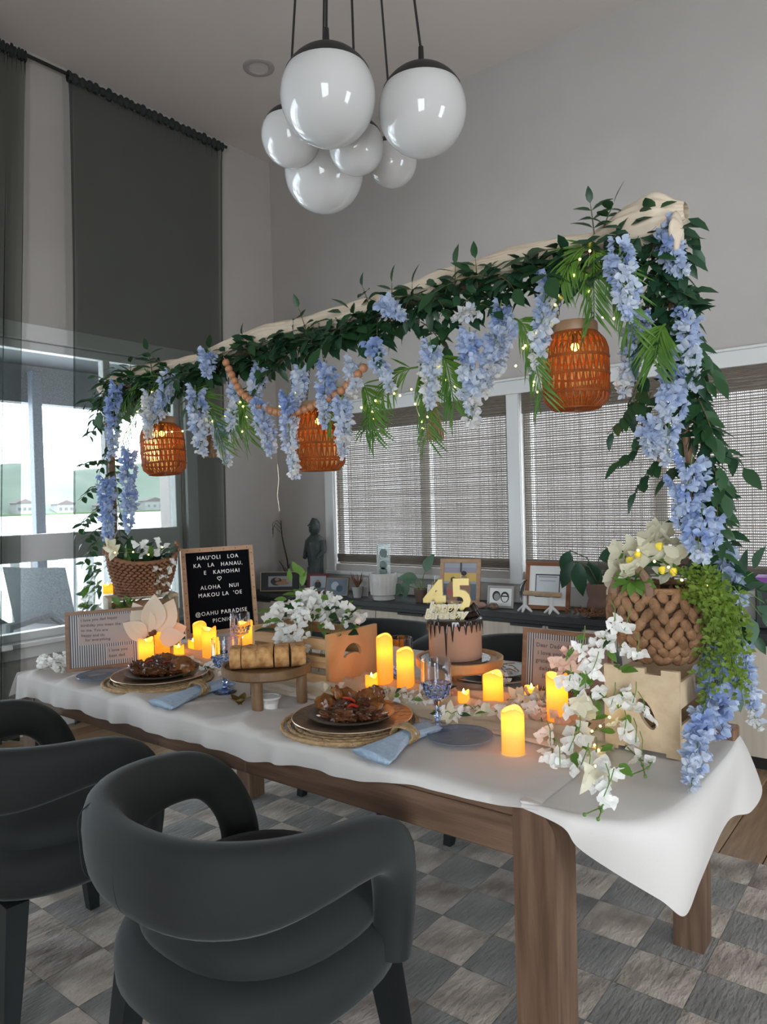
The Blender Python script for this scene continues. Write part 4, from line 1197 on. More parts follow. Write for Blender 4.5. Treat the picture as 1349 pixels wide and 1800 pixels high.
# ------------------------------------------------ framed notes and letter board
def standing(name, label, cat, bl, br, ht, lean):
    bl, br = Vector(bl), Vector(br)
    d = br - bl; w = d.length; rz = math.atan2(d.y, d.x)
    t = thing(name, label, cat, (*((bl + br) / 2).xy, TS + .0005), rz)
    R_ = Matrix.Rotation(-lean, 3, 'X')
    def bld(nm, b, mt, smooth=False, parent=None):
        b.v = [tuple(R_ @ Vector(q)) for q in b.v]
        return b.build(nm, mt, parent or t, smooth=smooth)
    return t, w, bld, R_
def note_frame(label, bl, br, ht, lean, notes):
    t, w, bld, R_ = standing('note_frame', label, 'picture frame', bl, br, ht, lean)
    fw = .012
    b = MB()
    for (x0, x1, z0, z1) in ((-w / 2, w / 2, 0, fw), (-w / 2, w / 2, ht - fw, ht), (-w / 2, -w / 2 + fw, fw, ht - fw), (w / 2 - fw, w / 2, fw, ht - fw)):
        b.box(((x0 + x1) / 2, 0, (z0 + z1) / 2), (x1 - x0, .016, z1 - z0), bev=.001)
    bld('frame', b, M_brownframe)
    bld('striped_backing', MB().box((0, .003, ht / 2), (w - 2 * fw, .004, ht - 2 * fw)), M_stripe)
    for (x, z, nw, nh, lines, size) in notes:
        nt = bld('note', MB().box((x, .0004, z), (nw, .0008, nh)), M_paper)
        for i, (ln, tilt) in enumerate(lines):
            q = R_ @ Vector((x - nw / 2 + .008, -.0006, z + nh / 2 - size * 1.35 * (i + 1)))
            text('handwriting', ln, size, M_ink, nt, q, (PI / 2 - lean, tilt, 0), align='LEFT', sp=1.12, offset=.0005)
    bld('easel_strut', MB().tube([(0, .008, ht * .7), (0, .075, .02)], .004, 6), M_black)
    return t
note_frame('striped frame with two handwritten notes at the window end of the table', (-2.455, 1.321), (-2.325, 1.560), .208, .13,
           [(.0, .138, .185, .10, [('I love you dad happy', -.02), ('birthday you mean the most', .03), ('to me. You are the best', .05), ('happy and thank you', .06), ('   for everything', .02)], .0128),
            (.043, .052, .092, .048, [('I love you', -.02), ('best dad', .0)], .014)])
note_frame('striped frame with a handwritten letter to Daddy behind the tall candle', (-1.027, 1.957), (-.755, 1.957), .182, .13,
           [(.01, .085, .225, .135, [('Dear Daddy happy birthday', 0), (' i love you so much', 0), ('grateful, wonderful', 0), ('  delight ful, and I', 0), ('    love you', 0)], .0165)])
t, w, bld, R_ = standing('letter_board', 'black felt letter board with white Hawaiian birthday message in a studded wood frame', 'letter board', (-2.615, 1.945), (-2.525, 2.275), .385, .10)
fw, ht = .020, .385
b = MB()
for (x0, x1, z0, z1) in ((-w / 2, w / 2, 0, fw), (-w / 2, w / 2, ht - fw, ht), (-w / 2, -w / 2 + fw, fw, ht - fw), (w / 2 - fw, w / 2, fw, ht - fw)):
    b.box(((x0 + x1) / 2, 0, (z0 + z1) / 2), (x1 - x0, .016, z1 - z0), bev=.001)
bld('frame', b, M_board)
felt = bld('felt', MB().box((0, .002, ht / 2), (w - 2 * fw, .006, ht - 2 * fw)), M_felt)
stud = []
for i in range(6):
    for zz in (fw / 2, ht - fw / 2): stud.append((-w / 2 + .03 + (w - .06) * i / 5, zz))
for i in range(7):
    for xx in (-w / 2 + fw / 2, w / 2 - fw / 2): stud.append((xx, .035 + (ht - .07) * i / 6))
for (x, z) in stud:
    bld('stud', MB().ball((x, -.008, z), .0028, 6, 4), mat('brass_stud', (.10, .07, .04), .4))
lines = [('HAU\u2019OLI   LOA', .345, 0), ('KA   LA   HANAU,', .312, 0), ('  E   KAMOHAI', .279, .005), ('ALOHA    NUI', .214, 0), ('MAKOU LA  \u2019OE', .181, 0), ('@OAHU PARADISE', .101, 0), ('PICNIC', .067, .0)]
for ln, z, dx_ in lines:
    q = R_ @ Vector((dx_, -.0015, z - .013))
    text('lettering', ln, .0245, M_letter, felt, q, (PI / 2 - .10, 0, 0), ext=.0012, sp=1.22)
hb = [(.0012 * .50 * 16 * math.sin(q) ** 3, .245 + .0006 * (13 * math.cos(q) - 5 * math.cos(2 * q) - 2 * math.cos(3 * q) - math.cos(4 * q))) for q in [2 * PI * i / 26 for i in range(26)]]
bld('heart', MB().tube([(x, -.002, z) for x, z in hb], .0014, 5, closed=True), M_letter, parent=felt)
bld('easel_strut', MB().tube([(0, .01, ht * .7), (0, .13, .015)], .005, 6), M_black)
# lilac card beside the candle
p = atZ(413, 1133, TS)
o = MB().box((0, 0, .048), (.036, .003, .095), bev=.0008).box((0, .004, .047), (.036, .002, .09)).build('place_card', mat('lilac_card', (.45, .38, .42), .8), None, (p.x, p.y, TS), (0, 0, .8), smooth=False); tag(o, 'small lilac card standing before the letter board', 'card')

# ------------------------------------------------ place settings
def place_setting(c, which, food):
    cx, cy = c
    pm2 = thing('jute_placemat', 'round braided jute placemat under the %s plate of food' % which, 'placemat', (cx, cy, TS), 0, 'jute placemats')
    for k in range(9):
        R = .024 + .0185 * k
        n = 12 + 8 * k
        pts = [(R * math.cos(2 * PI * i / n), R * math.sin(2 * PI * i / n), .0045 + .0012 * math.sin(PI * i)) for i in range(n)]
        # a braided ring: small alternating bumps
        rr2 = [.0075 + .0020 * (i % 2) for i in range(n)]
        MB().tube([(q[0], q[1], .0056) for q in pts], [a_ * .55 + .0012 for a_ in rr2], 6, closed=True).build('braid_ring', M_jutemat, pm2)
    ch_ = thing('charger_plate', 'brown charger plate with a pale rim under the %s dinner' % which, 'plate', (cx + .006, cy + .004, TS + .0115), 0, 'charger plates')
    MB().lathe([(.001, 0), (.085, 0), (.10, .003), (.150, .011), (.155, .0125), (.152, .015), (.10, .007), (.08, .0045), (.001, .004)], 56).build('dish', M_charger, ch_)
    MB().tube([(.1535 * math.cos(2 * PI * i / 56), .1535 * math.sin(2 * PI * i / 56), .014) for i in range(56)], .0016, 6, closed=True).build('rim', M_rim, ch_)
    pt = thing('dinner_plate', 'dark stoneware plate heaped with the %s serving of potatoes and meat' % which, 'plate', (cx + .004, cy + .002, TS + .0158), 0, 'dinner plates')
    MB().lathe([(.001, .001), (.05, .001), (.075, .004), (.108, .014), (.111, .017), (.107, .0175), (.07, .009), (.05, .006), (.001, .0055)], 48).build('dish', M_plate, pt)
    MB().lathe([(.001, .0075), (.06, .0075), (.078, .0105)], 32, cap0=False, cap1=False, wob=lambda r, z, a: r * (1 + .1 * math.sin(5 * a) + .06 * math.sin(9 * a + 1))).build('sauce', M_sauce, pt)
    base = TS + .0158 + .007
    rnd = random.Random(int(-cx * 1000))
    made = {}
    for k, (x, y, z, kind, s, rot) in enumerate(food):
        if kind == 'p':
            b = MB().ball((0, 0, 0), 1, 16, 10, sc=(.033 * s, .023 * s, .014 * s), nz=.5, nf=14, seed=k * 3.3)
            b.v = [(v_[0], v_[1], max(v_[2], -.006 * s)) for v_ in b.v]
            nm, mt, lab, cat = 'roast_potato', M_potato, 'roast potato wedge', 'potato'
        elif kind == 'm':
            b = MB().ball((0, 0, 0), 1, 22, 14, sc=(.040 * s, .024 * s, .015 * s), nz=.75, nf=24, seed=k * 2.1)
            nm, mt, lab, cat = 'glazed_meat', M_meat, 'dark glazed piece of meat', 'meat'
        else:
            b = MB().tube([(-.018 * s, 0, 0), (0, .006, .003), (.018 * s, 0, 0)], [.003, .0045, .003], 6)
            nm, mt, lab, cat = 'red_pepper_strip', M_pepper, 'red pepper strip', 'pepper'
        o = b.build(nm, mt, None, (cx + x, cy + y, base + z), rot)
        tag(o, '', cat, '%s pieces on the %s plate' % (lab.split()[0], which))
        q = Vector((cx + x, cy + y, 0)); made.setdefault(lab, []).append((q.dot(RGT) / q.dot(fwd), o))
    for lab, lst in made.items():
        lst.sort(key=lambda e_: e_[0])
        for i_, (_, o) in enumerate(lst):
            o['label'] = '%s on the %s dinner plate, %s from the left' % (lab, which, ('first', 'second', 'third', 'fourth', 'fifth', 'sixth', 'seventh', 'eighth', 'ninth', 'tenth')[i_])
foodA = [(.035, .02, .034, 'm', .7, (.3, .2, 2.0)), (-.005, -.015, .026, 'm', .8, (.4, .1, 1.3)), (.065, -.02, .018, 'm', .8, (.1, .2, 2.4)), (-.05, .015, .045, 'p', .9, (1.0, .5, 1.8)), (.045, .055, .050, 'p', .95, (1.3, .1, -.3)), (-.075, .0, .020, 'p', 1.05, (1.0, .2, .6)), (-.055, -.02, .02, 'p', 1.1, (1.2, .0, -.4)), (-.035, .035, .030, 'p', 1.15, (1.2, .3, .3)), (0, .05, .028, 'p', .9, (1.0, 0, 1.2)), (-.06, .04, .022, 'p', .95, (.8, .4, 2.0)),
         (.03, .045, .036, 'p', 1.2, (1.1, -.2, .5)), (.06, .03, .028, 'p', 1.0, (.9, -.3, -.2)), (.01, .02, .022, 'm', 1.0, (.2, .1, .5)), (.05, -.005, .016, 'm', 1.15, (.1, -.1, .9)), (.02, -.035, .013, 'm', 1.2, (-.1, .0, .35)), (-.02, .0, .014, 'm', 1.0, (0, .2, -.5)), (-.03, -.045, .010, 'm', .8, (0, 0, .2)), (.085, .005, .012, 'm', .8, (0, .1, 1.5)),
         (.0, .0, .040, 'r', 1, (0, .3, .4)), (.03, -.02, .033, 'r', .8, (0, .2, 1.2))]
place_setting((-1.235, 1.415), 'nearer', foodA)
foodB = [(-.05, -.03, .026, 'm', .8, (.3, .2, 2.0)), (.0, .015, .030, 'm', .8, (.4, .3, 1.3)), (.045, -.01, .026, 'm', .75, (.1, .2, 2.4)), (-.07, -.01, .016, 'm', 1.1, (.1, .1, .5)), (-.03, -.03, .016, 'm', 1.2, (.2, 0, .2)), (.02, -.02, .018, 'm', 1.1, (-.1, .1, .8)), (.05, .02, .016, 'm', 1.0, (0, .2, 1.2)), (-.03, .035, .028, 'm', 1.0, (.5, .1, 1.0)),
         (-.06, .03, .024, 'p', 1.0, (1.0, .2, .8)), (-.02, .045, .032, 'p', 1.1, (1.1, 0, .4)), (.03, .05, .028, 'p', 1.0, (.9, .1, .2)), (.07, .045, .028, 'p', 1.2, (1.2, .1, .5)), (.0, .0, .036, 'r', 1.2, (0, .3, .4)), (-.04, .0, .034, 'r', 1.1, (0, -.2, 1.0)), (.03, .01, .036, 'r', 1.0, (.2, .2, 2.0))]
place_setting((-2.075, 1.43), 'farther', foodB)

# far settings, half hidden behind the cake stand
p = Vector((-1.17, 2.06, TS))
fc = thing('charger_plate', 'charger plate on the far side behind the cake stand', 'plate', (p.x, p.y, TS), 0, 'charger plates')
MB().lathe([(.001, 0), (.085, 0), (.10, .003), (.150, .012), (.155, .0135), (.152, .016), (.10, .007), (.001, .004)], 48).build('dish', M_charger, fc)
MB().tube([(.1535 * math.cos(2 * PI * i / 48), .1535 * math.sin(2 * PI * i / 48), .015) for i in range(48)], .0016, 6, closed=True).build('rim', M_rim, fc)
fp = thing('dinner_plate', 'dark plate with shredded food under the cake stand, on the far side', 'plate', (p.x, p.y, TS + .0075), 0, 'dinner plates')
MB().lathe([(.001, 0), (.05, 0), (.108, .014), (.11, .017), (.106, .0175), (.05, .006), (.001, .005)], 40).build('dish', M_plate, fp)
rnd = random.Random(31)
b = MB()
for k in range(40):
    c_ = Vector((rnd.uniform(-.06, .06), rnd.uniform(-.05, .05), .010 + rnd.uniform(0, .016))); d_ = Vector((rnd.uniform(-1, 1), rnd.uniform(-1, 1), rnd.uniform(-.3, .3))) * .02
    b.tube([c_ - d_, c_ + Vector((0, 0, .004)), c_ + d_], .002, 5)
b.build('shredded_food', mat('shredded_food', (.26, .14, .05), .5), fp)['kind'] = 'stuff'

# napkins in rings
def napkin(label, pa, pb, ringf):
    a, c = atZ(*pa, TS), atZ(*pb, TS)
    d = c - a; Ln = d.length; rz = math.atan2(d.y, d.x)
    t = thing('linen_napkin', label, 'napkin', (*a.xy, TS), rz, 'blue linen napkins')
    def fn(u, v):
        s = u; k = abs(s - ringf)
        wd = .020 + .040 * min(1, k / .55) ** 1.1 * (1 if s < ringf else .55)
        an = 2 * PI * v
        hgt = .016 - .007 * min(1, k / .6)
        fold = 1 + .20 * math.sin(an * 5 + 1.2 * s) * (0.4 + k)
        y = wd * math.cos(an) * (1 + .06 * math.sin(9 * an))
        z = hgt + hgt * .95 * math.sin(an) * fold
        x = s * Ln + (.012 * math.cos(an) * (1 if s < .05 else 0))
        return Vector((x, y, max(.0008, z)))
    b = MB().grid(fn, 40, 36, cv=True)
    n = 36
    b.f.append(tuple(range(n))); b.f.append(tuple(39 * n + i for i in range(n - 1, -1, -1)))
    b.build('linen', M_linen, t, angle=0)
    MB().tube([(.02 * math.sin(0), 0, 0)] * 0 + [(ringf * Ln + .3 * Ln * 0, -.034 + .068 * i / 11, .027 + .014 * math.sin(PI * i / 11)) for i in range(12)], .0022, 6).build('fold_edge', M_linen, t)
    rg = thing('napkin_ring', label.replace('blue linen napkin', 'twisted twine ring') , 'napkin ring', (*(a + d * ringf).xy, TS), rz, 'twine napkin rings')
    for k in range(5):
        xx = -.012 + .006 * k
        pts = [(xx + .004 * math.sin(q * 3 + k), .030 * math.cos(q), .0225 + .0205 * math.sin(q)) for q in [2 * PI * i / 26 for i in range(26)]]
        MB().tube(pts, .0036, 6, closed=True).build('strand', M_ring, rg)
    return t
napkin('blue linen napkin beside the nearer plate', (652, 1338), (755, 1284), .55)
napkin('blue linen napkin beside the farther plate', (282, 1245), (398, 1206), .55)

# crystal glasses
def goblet(label, x, y, H=.175, r=.037, grp='blue crystal goblets'):
    p = atZ(x, y, TS)
    t = thing('crystal_goblet', label, 'goblet', (p.x, p.y, TS), 0, grp)
    k = H / .175
    MB().lathe([(.001, 0), (.034, 0), (.0355, .002), (.030, .005), (.012, .010), (.006, .016), (.001, .016)], 28).build('foot', M_bglass, t)
    MB().lathe([(.001, .0165), (.006, .0165), (.0055, .03 * k), (.0075, .036 * k), (.0055, .042 * k), (.0052, .06 * k), (.0085, .070 * k), (.010, .075 * k), (.001, .075 * k)], 10).build('stem', M_bglass, t, angle=20)
    fac = lambda r_, z, a: r_ * (1 + .035 * abs(math.sin(a * 7)) * (1 if z < H * .9 else .2))
    prof = [(.006, .0752 * k), (.022, .083 * k), (.031, .097 * k), (r, .120 * k), (r * .985, H), (r * .93, H), (r * .94, .122 * k), (.027, .101 * k), (.018, .090 * k), (.002, .087 * k)]
    MB().lathe(prof, 56, wob=fac).build('bowl', M_cglass, t, angle=20)
    # diamond cut knobs on the lower bowl
    b = MB()
    for row in range(3):
        for i in range(14):
            a = 2 * PI * (i + .5 * row) / 14; zz = (.092 + .012 * row) * k; rr2 = .027 + .0042 * row
            b.ball((rr2 * math.cos(a), rr2 * math.sin(a), zz), .0048, 6, 4)
    b.build('cut_pattern', M_bglass, t, angle=0)
    return t
goblet('blue crystal goblet in front of the cake stand', 770, 1284)
goblet('blue crystal goblet beside the bread board', 396, 1217, .165)
goblet('blue crystal goblet behind the candle at the letter board', 424, 1150, .16)
def tumbler(label, x, y):
    p = atZ(x, y, TS)
    t = thing('crystal_tumbler', label, 'tumbler', (p.x, p.y, TS))
    fac = lambda r_, z, a: r_ * (1 + .05 * abs(math.sin(a * 8)) * (1 if z < .12 else .2))
    MB().lathe([(.001, 0), (.030, 0), (.034, .01), (.037, .08), (.038, .135), (.035, .135), (.034, .08), (.030, .018), (.001, .014)], 64, wob=fac).build('glass', M_cglass, t, angle=20)
    MB().lathe([(.001, .0145), (.0285, .0185), (.031, .04), (.001, .04)], 24).build('water', M_bglass, t)
tumbler('tall crystal tumbler behind the tallest candle by the pine crate', 706, 1195)

# glass side plates
for lb, px, py, R in (('ridged clear blue glass plate beside the nearest goblet', 810, 1299, .078), ('ridged blue glass plate half under the farther charger', 182, 1190, .085)):
    p = atZ(px, py, TS)
    g = thing('glass_plate', lb, 'plate', (p.x, p.y, TS + .0005), 0, 'blue glass plates')
    MB().lathe([(.001, 0), (R * .6, 0), (R * .75, .002), (R, .008), (R * 1.01, .0095), (R * .98, .0105), (R * .74, .0045), (R * .6, .003), (.001, .003)], 72, wob=lambda r_, z, a: r_ * (1 + .006 * math.sin(36 * a))).build('dish', M_gplate, g, angle=0)
    MB().tube([(R * math.cos(2 * PI * i / 60), R * math.sin(2 * PI * i / 60), .0095) for i in range(60)], .0013, 6, closed=True).build('rim', mat('plate_rim_blue', (.12, .16, .22), .2), g)

# bread board with loaf
bs = thing('bread_stand', 'round wooden serving stand on three legs with bread on it', 'serving stand', (-1.573, 1.445, TS))
SH = .108
MB().lathe([(.001, SH - .024), (.118, SH - .024), (.127, SH - .018), (.128, SH + .004), (.124, SH + .006), (.118, SH + .004), (.116, SH - .004), (.001, SH - .004)], 56).build('tray', M_acacia, bs, angle=30)
for a in (-1.02, .62, 2.75):
    MB().lathe([(.015, 0), (.0155, .004), (.0155, SH - .025)], 16, c=(.100 * math.cos(a), .100 * math.sin(a), 0)).build('leg', M_acacia, bs)
sl = []
bd = Vector((.72, .69, 0)).normalized()
for k, (off, wd) in enumerate(((-.086, .030), (-.048, .042), (-.003, .046), (.043, .040), (.087, .040))):
    c_ = Vector((-1.565, 1.440, 0)) + bd * off
    rz = math.atan2(bd.y, bd.x) + (.0, .03, -.02, .03, .12)[k]
    rr3 = random.Random(k)
    def slab(u, v):
        a = 2 * PI * v
        c2, s2 = superell(a, .6)
        hy, hz = .044, .030
        e = 1 - .035 * abs(2 * u - 1) ** 8 + .05 * noise.noise(Vector((u * 2 + k * 2.2, math.sin(a) * 2, 7)))
        z = .030 + hz * s2 * e * (1.1 if s2 > 0 else 1)
        y = hy * c2 * e * (.92 + .08 * (s2 > 0))
        n_ = .004 * noise.noise(Vector((u * 3 + k * 5, a * 1.5, 2)))
        return Vector(((u - .5) * wd * 1.02, y + n_, max(.0006, z + n_ * (s2 > -.2))))
    b = MB().grid(slab, 9, 22, cv=True)
    b.f.append(tuple(range(21, -1, -1))); b.f.append(tuple(8 * 22 + i for i in range(22)))
    lf = b.build('bread_slice', M_crust, None, (c_.x, c_.y, TS + SH - .0038), (0, 0, rz), angle=50)
    tag(lf, ('end crust of the sliced loaf at the window side', 'second slice of the loaf from the window side', 'middle slice of the loaf on the serving stand', 'fourth slice of the loaf, beside the loose end', 'loose golden end piece of the loaf on the serving stand')[k], 'bread', 'sliced loaf')
# dip cup and golden trinket
p = atZ(474, 1250, TS); p += Vector((p.x, p.y, 0)).normalized() * .03
dc = thing('dip_cup', 'clear plastic sauce cup with lid under the bread stand', 'cup', (p.x, p.y, TS))
MB().lathe([(.001, 0), (.024, 0), (.029, .028), (.031, .030)], 28, cap1=False).build('cup', M_plastic, dc)
MB().lathe([(.001, .0012), (.0225, .0012), (.0265, .018), (.001, .018)], 24).build('dip', M_dip, dc)
MB().lathe([(.001, .0315), (.031, .0315), (.033, .029), (.034, .031), (.033, .034), (.028, .034), (.026, .032), (.001, .033)], 28).build('lid', M_plastic, dc)
p = atZ(422, 1246, TS); p += Vector((p.x, p.y, 0)).normalized() * .025
gt = thing('golden_trinket', 'crumpled golden leaf-shaped trinket under the bread stand', 'ornament', (p.x, p.y, TS), .4)
rnd = random.Random(17)
for k in range(5):
    V, F = leafblade(.05, .03, .3, -.2)
    V = [tuple(Matrix.Rotation(k * 1.25, 3, 'Z') @ Matrix.Rotation(.35, 3, 'X') @ (Vector(q) + Vector((0, -.006, .008)))) for q in V]
    MB().add([(q[0], q[1], max(q[2], .001)) for q in V], F).build('metal_leaf', mat('antique_gold', (.32, .23, .07), .35, metal=.7), gt)

# cake on a wooden stand
cs = thing('cake_stand', 'round honey-coloured wooden stand carrying the chocolate cake', 'cake stand', (-1.185, 1.865, TS))
KH = .094
MB().lathe([(.001, KH - .026), (.122, KH - .026), (.130, KH - .020), (.131, KH + .004), (.127, KH + .006), (.120, KH + .004), (.118, KH - .003), (.001, KH - .003)], 56).build('tray', M_stand2, cs, angle=30)
for a in (-1.9, .2, 2.2):
    MB().lathe([(.0155, 0), (.016, .004), (.016, KH - .027)], 16, c=(.085 * math.cos(a), .085 * math.sin(a), 0)).build('leg', M_stand2, cs)
ck = thing('birthday_cake', 'small tall chocolate drip cake with ganache top', 'cake', (-1.195, 1.860, TS + KH - .0025))
MB().lathe([(.001, 0), (.104, 0), (.106, .002), (.104, .004), (.001, .004)], 40).build('cake_board', M_choc, ck)
CR, CH = .079, .118
MB().lathe([(.001, .0045), (CR - .002, .0045), (CR, .008), (CR, CH - .006), (CR - .005, CH), (.001, CH)], 56).build('sponge', M_cake, ck, angle=50)
rnd = random.Random(6)
drips = [rnd.choice((.028, .04, .034, .05, .036, .06)) for _ in range(26)]
for idx in (4, 13, 20): drips[idx] = .104
def gan(u, v):
    a = 2 * PI * u; f = (u * 26) % 1; i = int(u * 26) % 26
    s = math.sin(PI * f) ** 6
    low = .012 + (drips[i] - .012) * s if s > .12 else .012
    z = CH + .004 - low * v if v > 0 else CH + .004
    r = CR + .0032 + .0022 * math.sin(PI * min(1, v * 1.1)) * s
    return Vector((r * math.cos(a), r * math.sin(a), z))
b = MB().grid(gan, 26 * 14, 8, cu=True)
b.lathe([(CR + .0032, CH + .004), (CR - .004, CH + .007), (.04, CH + .006), (.001, CH + .006)], 56, cap0=False, cap1=False)
b.build('ganache', M_choc, ck, angle=50)
for k in range(7):
    a = k * .9 + .3; r_ = .035 + .022 * (k % 2)
    x_, y_ = .012 + r_ * math.cos(a), .020 + r_ * .7 * math.sin(a)
    MB().lathe([(.018, CH + .006), (.020, CH + .012), (.014, CH + .022), (.016, CH + .026), (.009, CH + .036), (.001, CH + .046)], 14, c=(x_, y_, 0), wob=lambda q, z, an: q * (1 + .16 * math.sin(6 * an + z * 200))).build('frosting_swirl', M_choc, ck)
yaw_c = YAW * .75
M45 = Matrix.Rotation(yaw_c, 3, 'Z')
for body, off, zz in (('4', -.056, .010), ('5', .022, .014)):
    q = M45 @ Vector((off, -.012, 0))
    nc = thing('numeral_candle', 'gold number %s candle standing on the chocolate cake' % ('four' if body == '4' else 'five'), 'candle', (-1.195 + q.x, 1.860 + q.y, TS + KH + CH + .004), yaw_c)
    text('numeral', body, .128, M_gold, nc, (0, 0, .012 + zz), (PI / 2, 0, 0), ext=.007, align='CENTER', offset=.004, bevel=.0012)
    MB().tube([(0, 0, .098 + zz), (.001, 0, .114 + zz)], .0009, 5).build('wick', M_topper, nc)
    MB().tube([(0, 0, 0), (0, 0, .018 + zz)], .002, 6).build('pick', M_topper, nc)
q = M45 @ Vector((-.028, -.046, 0))
tp = thing('cake_topper', 'cream happy birthday script plaque in front of the numerals', 'cake topper', (-1.195 + q.x, 1.860 + q.y, TS + KH + CH + .004), yaw_c)
for body, zz, dx_ in (('happy', .026, .0), ('birthday', .004, .004)):
    text('script_backing', body, .036, M_topper, tp, (dx_, .001, zz), (PI / 2, 0, 0), ext=.0012, shear=.25, offset=.0034)
    text('script', body, .036, M_gold, tp, (dx_, -.0018, zz), (PI / 2, 0, 0), ext=.0008, shear=.25, offset=-.0003)
MB().tube([(0, .001, 0), (0, .001, .03)], .0018, 6).build('pick', M_topper, tp)

# ================================================================== FLOWER ARCH OVER THE TABLE
def YB_(x): return 1.64 + .06 * max(0, min(1, (x - 185) / 1000))      # depth of the bar along the picture
BL, BR = atY(185, 690, 1.64), atY(1180, 398, 1.70)
LB, RB = Vector((-2.652, 1.645, CZ - .03)), Vector((-.435, 1.835, CZ + .004))
RT = atY(1185, 600, 1.715)
ar = thing('wooden_arch', 'slim brown wooden arch frame spanning the length of the table', 'arch', ((BL.x + BR.x) / 2, 1.67, CZ))
ao = Vector(((BL.x + BR.x) / 2, 1.67, CZ))
MB().tube([BL - ao, (BL + BR) / 2 - ao, BR - ao], .0125, 12).build('crossbar', M_walnut, ar)
MB().tube([LB - ao + Vector((0, 0, .01)), atY(196, 800, 1.64) - ao, BL - ao], .0135, 12).build('upright', M_walnut, ar)
MB().tube([RB - ao, RT - ao, BR - ao], .0095, 12).build('upright', M_walnut, ar)
for q in (LB, RB):
    MB().box(q - ao + Vector((0, 0, .012)), (.05, .05, .03), bev=.004).build('clamp', M_walnut, ar, smooth=False)

# cream cloth wound along the bar
dr = thing('draped_fabric', 'cream fabric wound along the top of the flower arch', 'fabric', tuple(BL))
DRT = [(0, .020), (290, .030), (355, .016), (405, .030), (470, .036), (530, .022), (600, .028), (700, .022), (800, .027), (900, .031), (1000, .028), (1045, .016), (1100, .046), (1160, .052), (1192, .036)]
def px_of(c):
    d_ = c - Vector((0, 0, CAM_H)); return 674.5 + FPX * d_.dot(RGT) / d_.dot(fwd)
def drapef(u, v):
    t = -.015 + 1.03 * u
    c = BL.lerp(BR, t)
    a = 2 * PI * v
    w = noise.noise(Vector((u * 9, math.cos(a) * 1.2, math.sin(a) * 1.2)))
    r = lerp_tab(DRT, px_of(c)) * (1 + .35 * w) + .0040 * abs(math.sin(4.5 * a + 30 * u + 2 * w)) + .0020 * math.sin(15 * a - 45 * u)
    r *= .45 + .55 * min(1, u / .02 + .1, (1 - u) / .02 + .1)
    sag = .006 * math.sin(u * 19)
    return c + Vector((0, math.cos(a) * r * 1.1, math.sin(a) * r * 1.0 + .022 + sag)) - BL
MB().grid(drapef, 300, 64, cv=True).build('cloth_wrap', M_cream, dr, angle=0)
for k, (x, y) in enumerate(((1190, 402), (192, 690))):
    c = atY(x, y, 1.66) - BL
    def knot(u, v):
        a = 2 * PI * v; r = (.036 if k == 0 else .022) * math.sin(PI * min(.98, u * .9 + .08)) * (1 + .25 * math.sin(4 * a + 5 * u))
        return c + Vector((.03 * (u - .5) + (.0 if k else .0), r * math.cos(a), r * math.sin(a) * 1.15 - .01))
    MB().grid(knot, 16, 26, cv=True).build('cloth_end', M_cream, dr, angle=0)

# ------------------------------------------------ silk wisteria
def floret_mesh(seed, mt):
    rnd = random.Random(seed); b = MB()
    for c_ in ((0, 0, 0), (.010, .003, .006), (-.009, .004, -.005)):
        for k in range(4):
            V, F = leafblade(.019 * rnd.uniform(.85, 1.2), .018, .55, rnd.uniform(-.6, .3), 3)
            R_ = Matrix.Rotation(k * 2 * PI / 4 + rnd.uniform(-.5, .5), 3, 'Y') @ Matrix.Rotation(rnd.uniform(.25, 1.0), 3, 'X')
            b.add([R_ @ Vector(q) + Vector(c_) for q in V], F)
    return b.mesh('floret', mt, True, 0)
FLO = [[floret_mesh(10 * i + j, M_blue[i]) for j in range(3)] for i in range(4)]
RAC = []
def raceme(px0, px1, w, tint=(0, 3), dY=0.0, pts3=None, scale=1.0):
    """hanging cluster from px0 (top) to px1 (tip); tint runs along the length through the four petal colours"""
    y0 = YB_(px0[0]) + dY
    a, c = (atY(*px0, y0), atY(*px1, y0 - .01)) if pts3 is None else pts3
    dp = depth_of((a + c) / 2)
    R = w / 2 * dp / FPX
    L_ = (c - a).length
    ax = (c - a).normalized()
    side = ax.orthogonal().normalized(); s2 = ax.cross(side)
    rnd = random.Random(int(px0[0] * 3 + px0[1]))
    t = thing('wisteria_cluster', '', 'flower', tuple(a), 0, 'hanging wisteria clusters')
    MB().tube([(0, 0, .01), ax * (L_ * .5) + side * .004, ax * L_], [.0016, .0014, .0008], 5).build('stem', M_gstem, t)
    n = max(9, int(L_ * 105 + R * 200))
    for i in range(n):
        f = (i + .5) / n
        prof = (.55 + .45 * min(1, f / .18)) * (1 - .62 * max(0, (f - .45) / .55) ** 1.3)
        an = i * 2.399 + rnd.uniform(-.4, .4)
        out = side * math.cos(an) + s2 * math.sin(an)
        rad = max(.002, (R - .016 * scale) * prof)
        p_ = ax * (L_ * f) + out * rad * rnd.uniform(.35, 1.0)
        d_ = out + ax * rnd.uniform(.15, .7)
        ti = tint[0] + (tint[1] - tint[0]) * f + rnd.uniform(-.65, .65)
        ti = max(0, min(3, int(round(ti))))
        s = scale * rnd.uniform(.75, 1.15) * (1 - .35 * max(0, f - .6) / .4)
        link('floret', rnd.choice(FLO[ti]), t, mw=orient(p_, d_, None, s, rnd.uniform(0, 6)))
    RAC.append((px0[0], t))
    return t
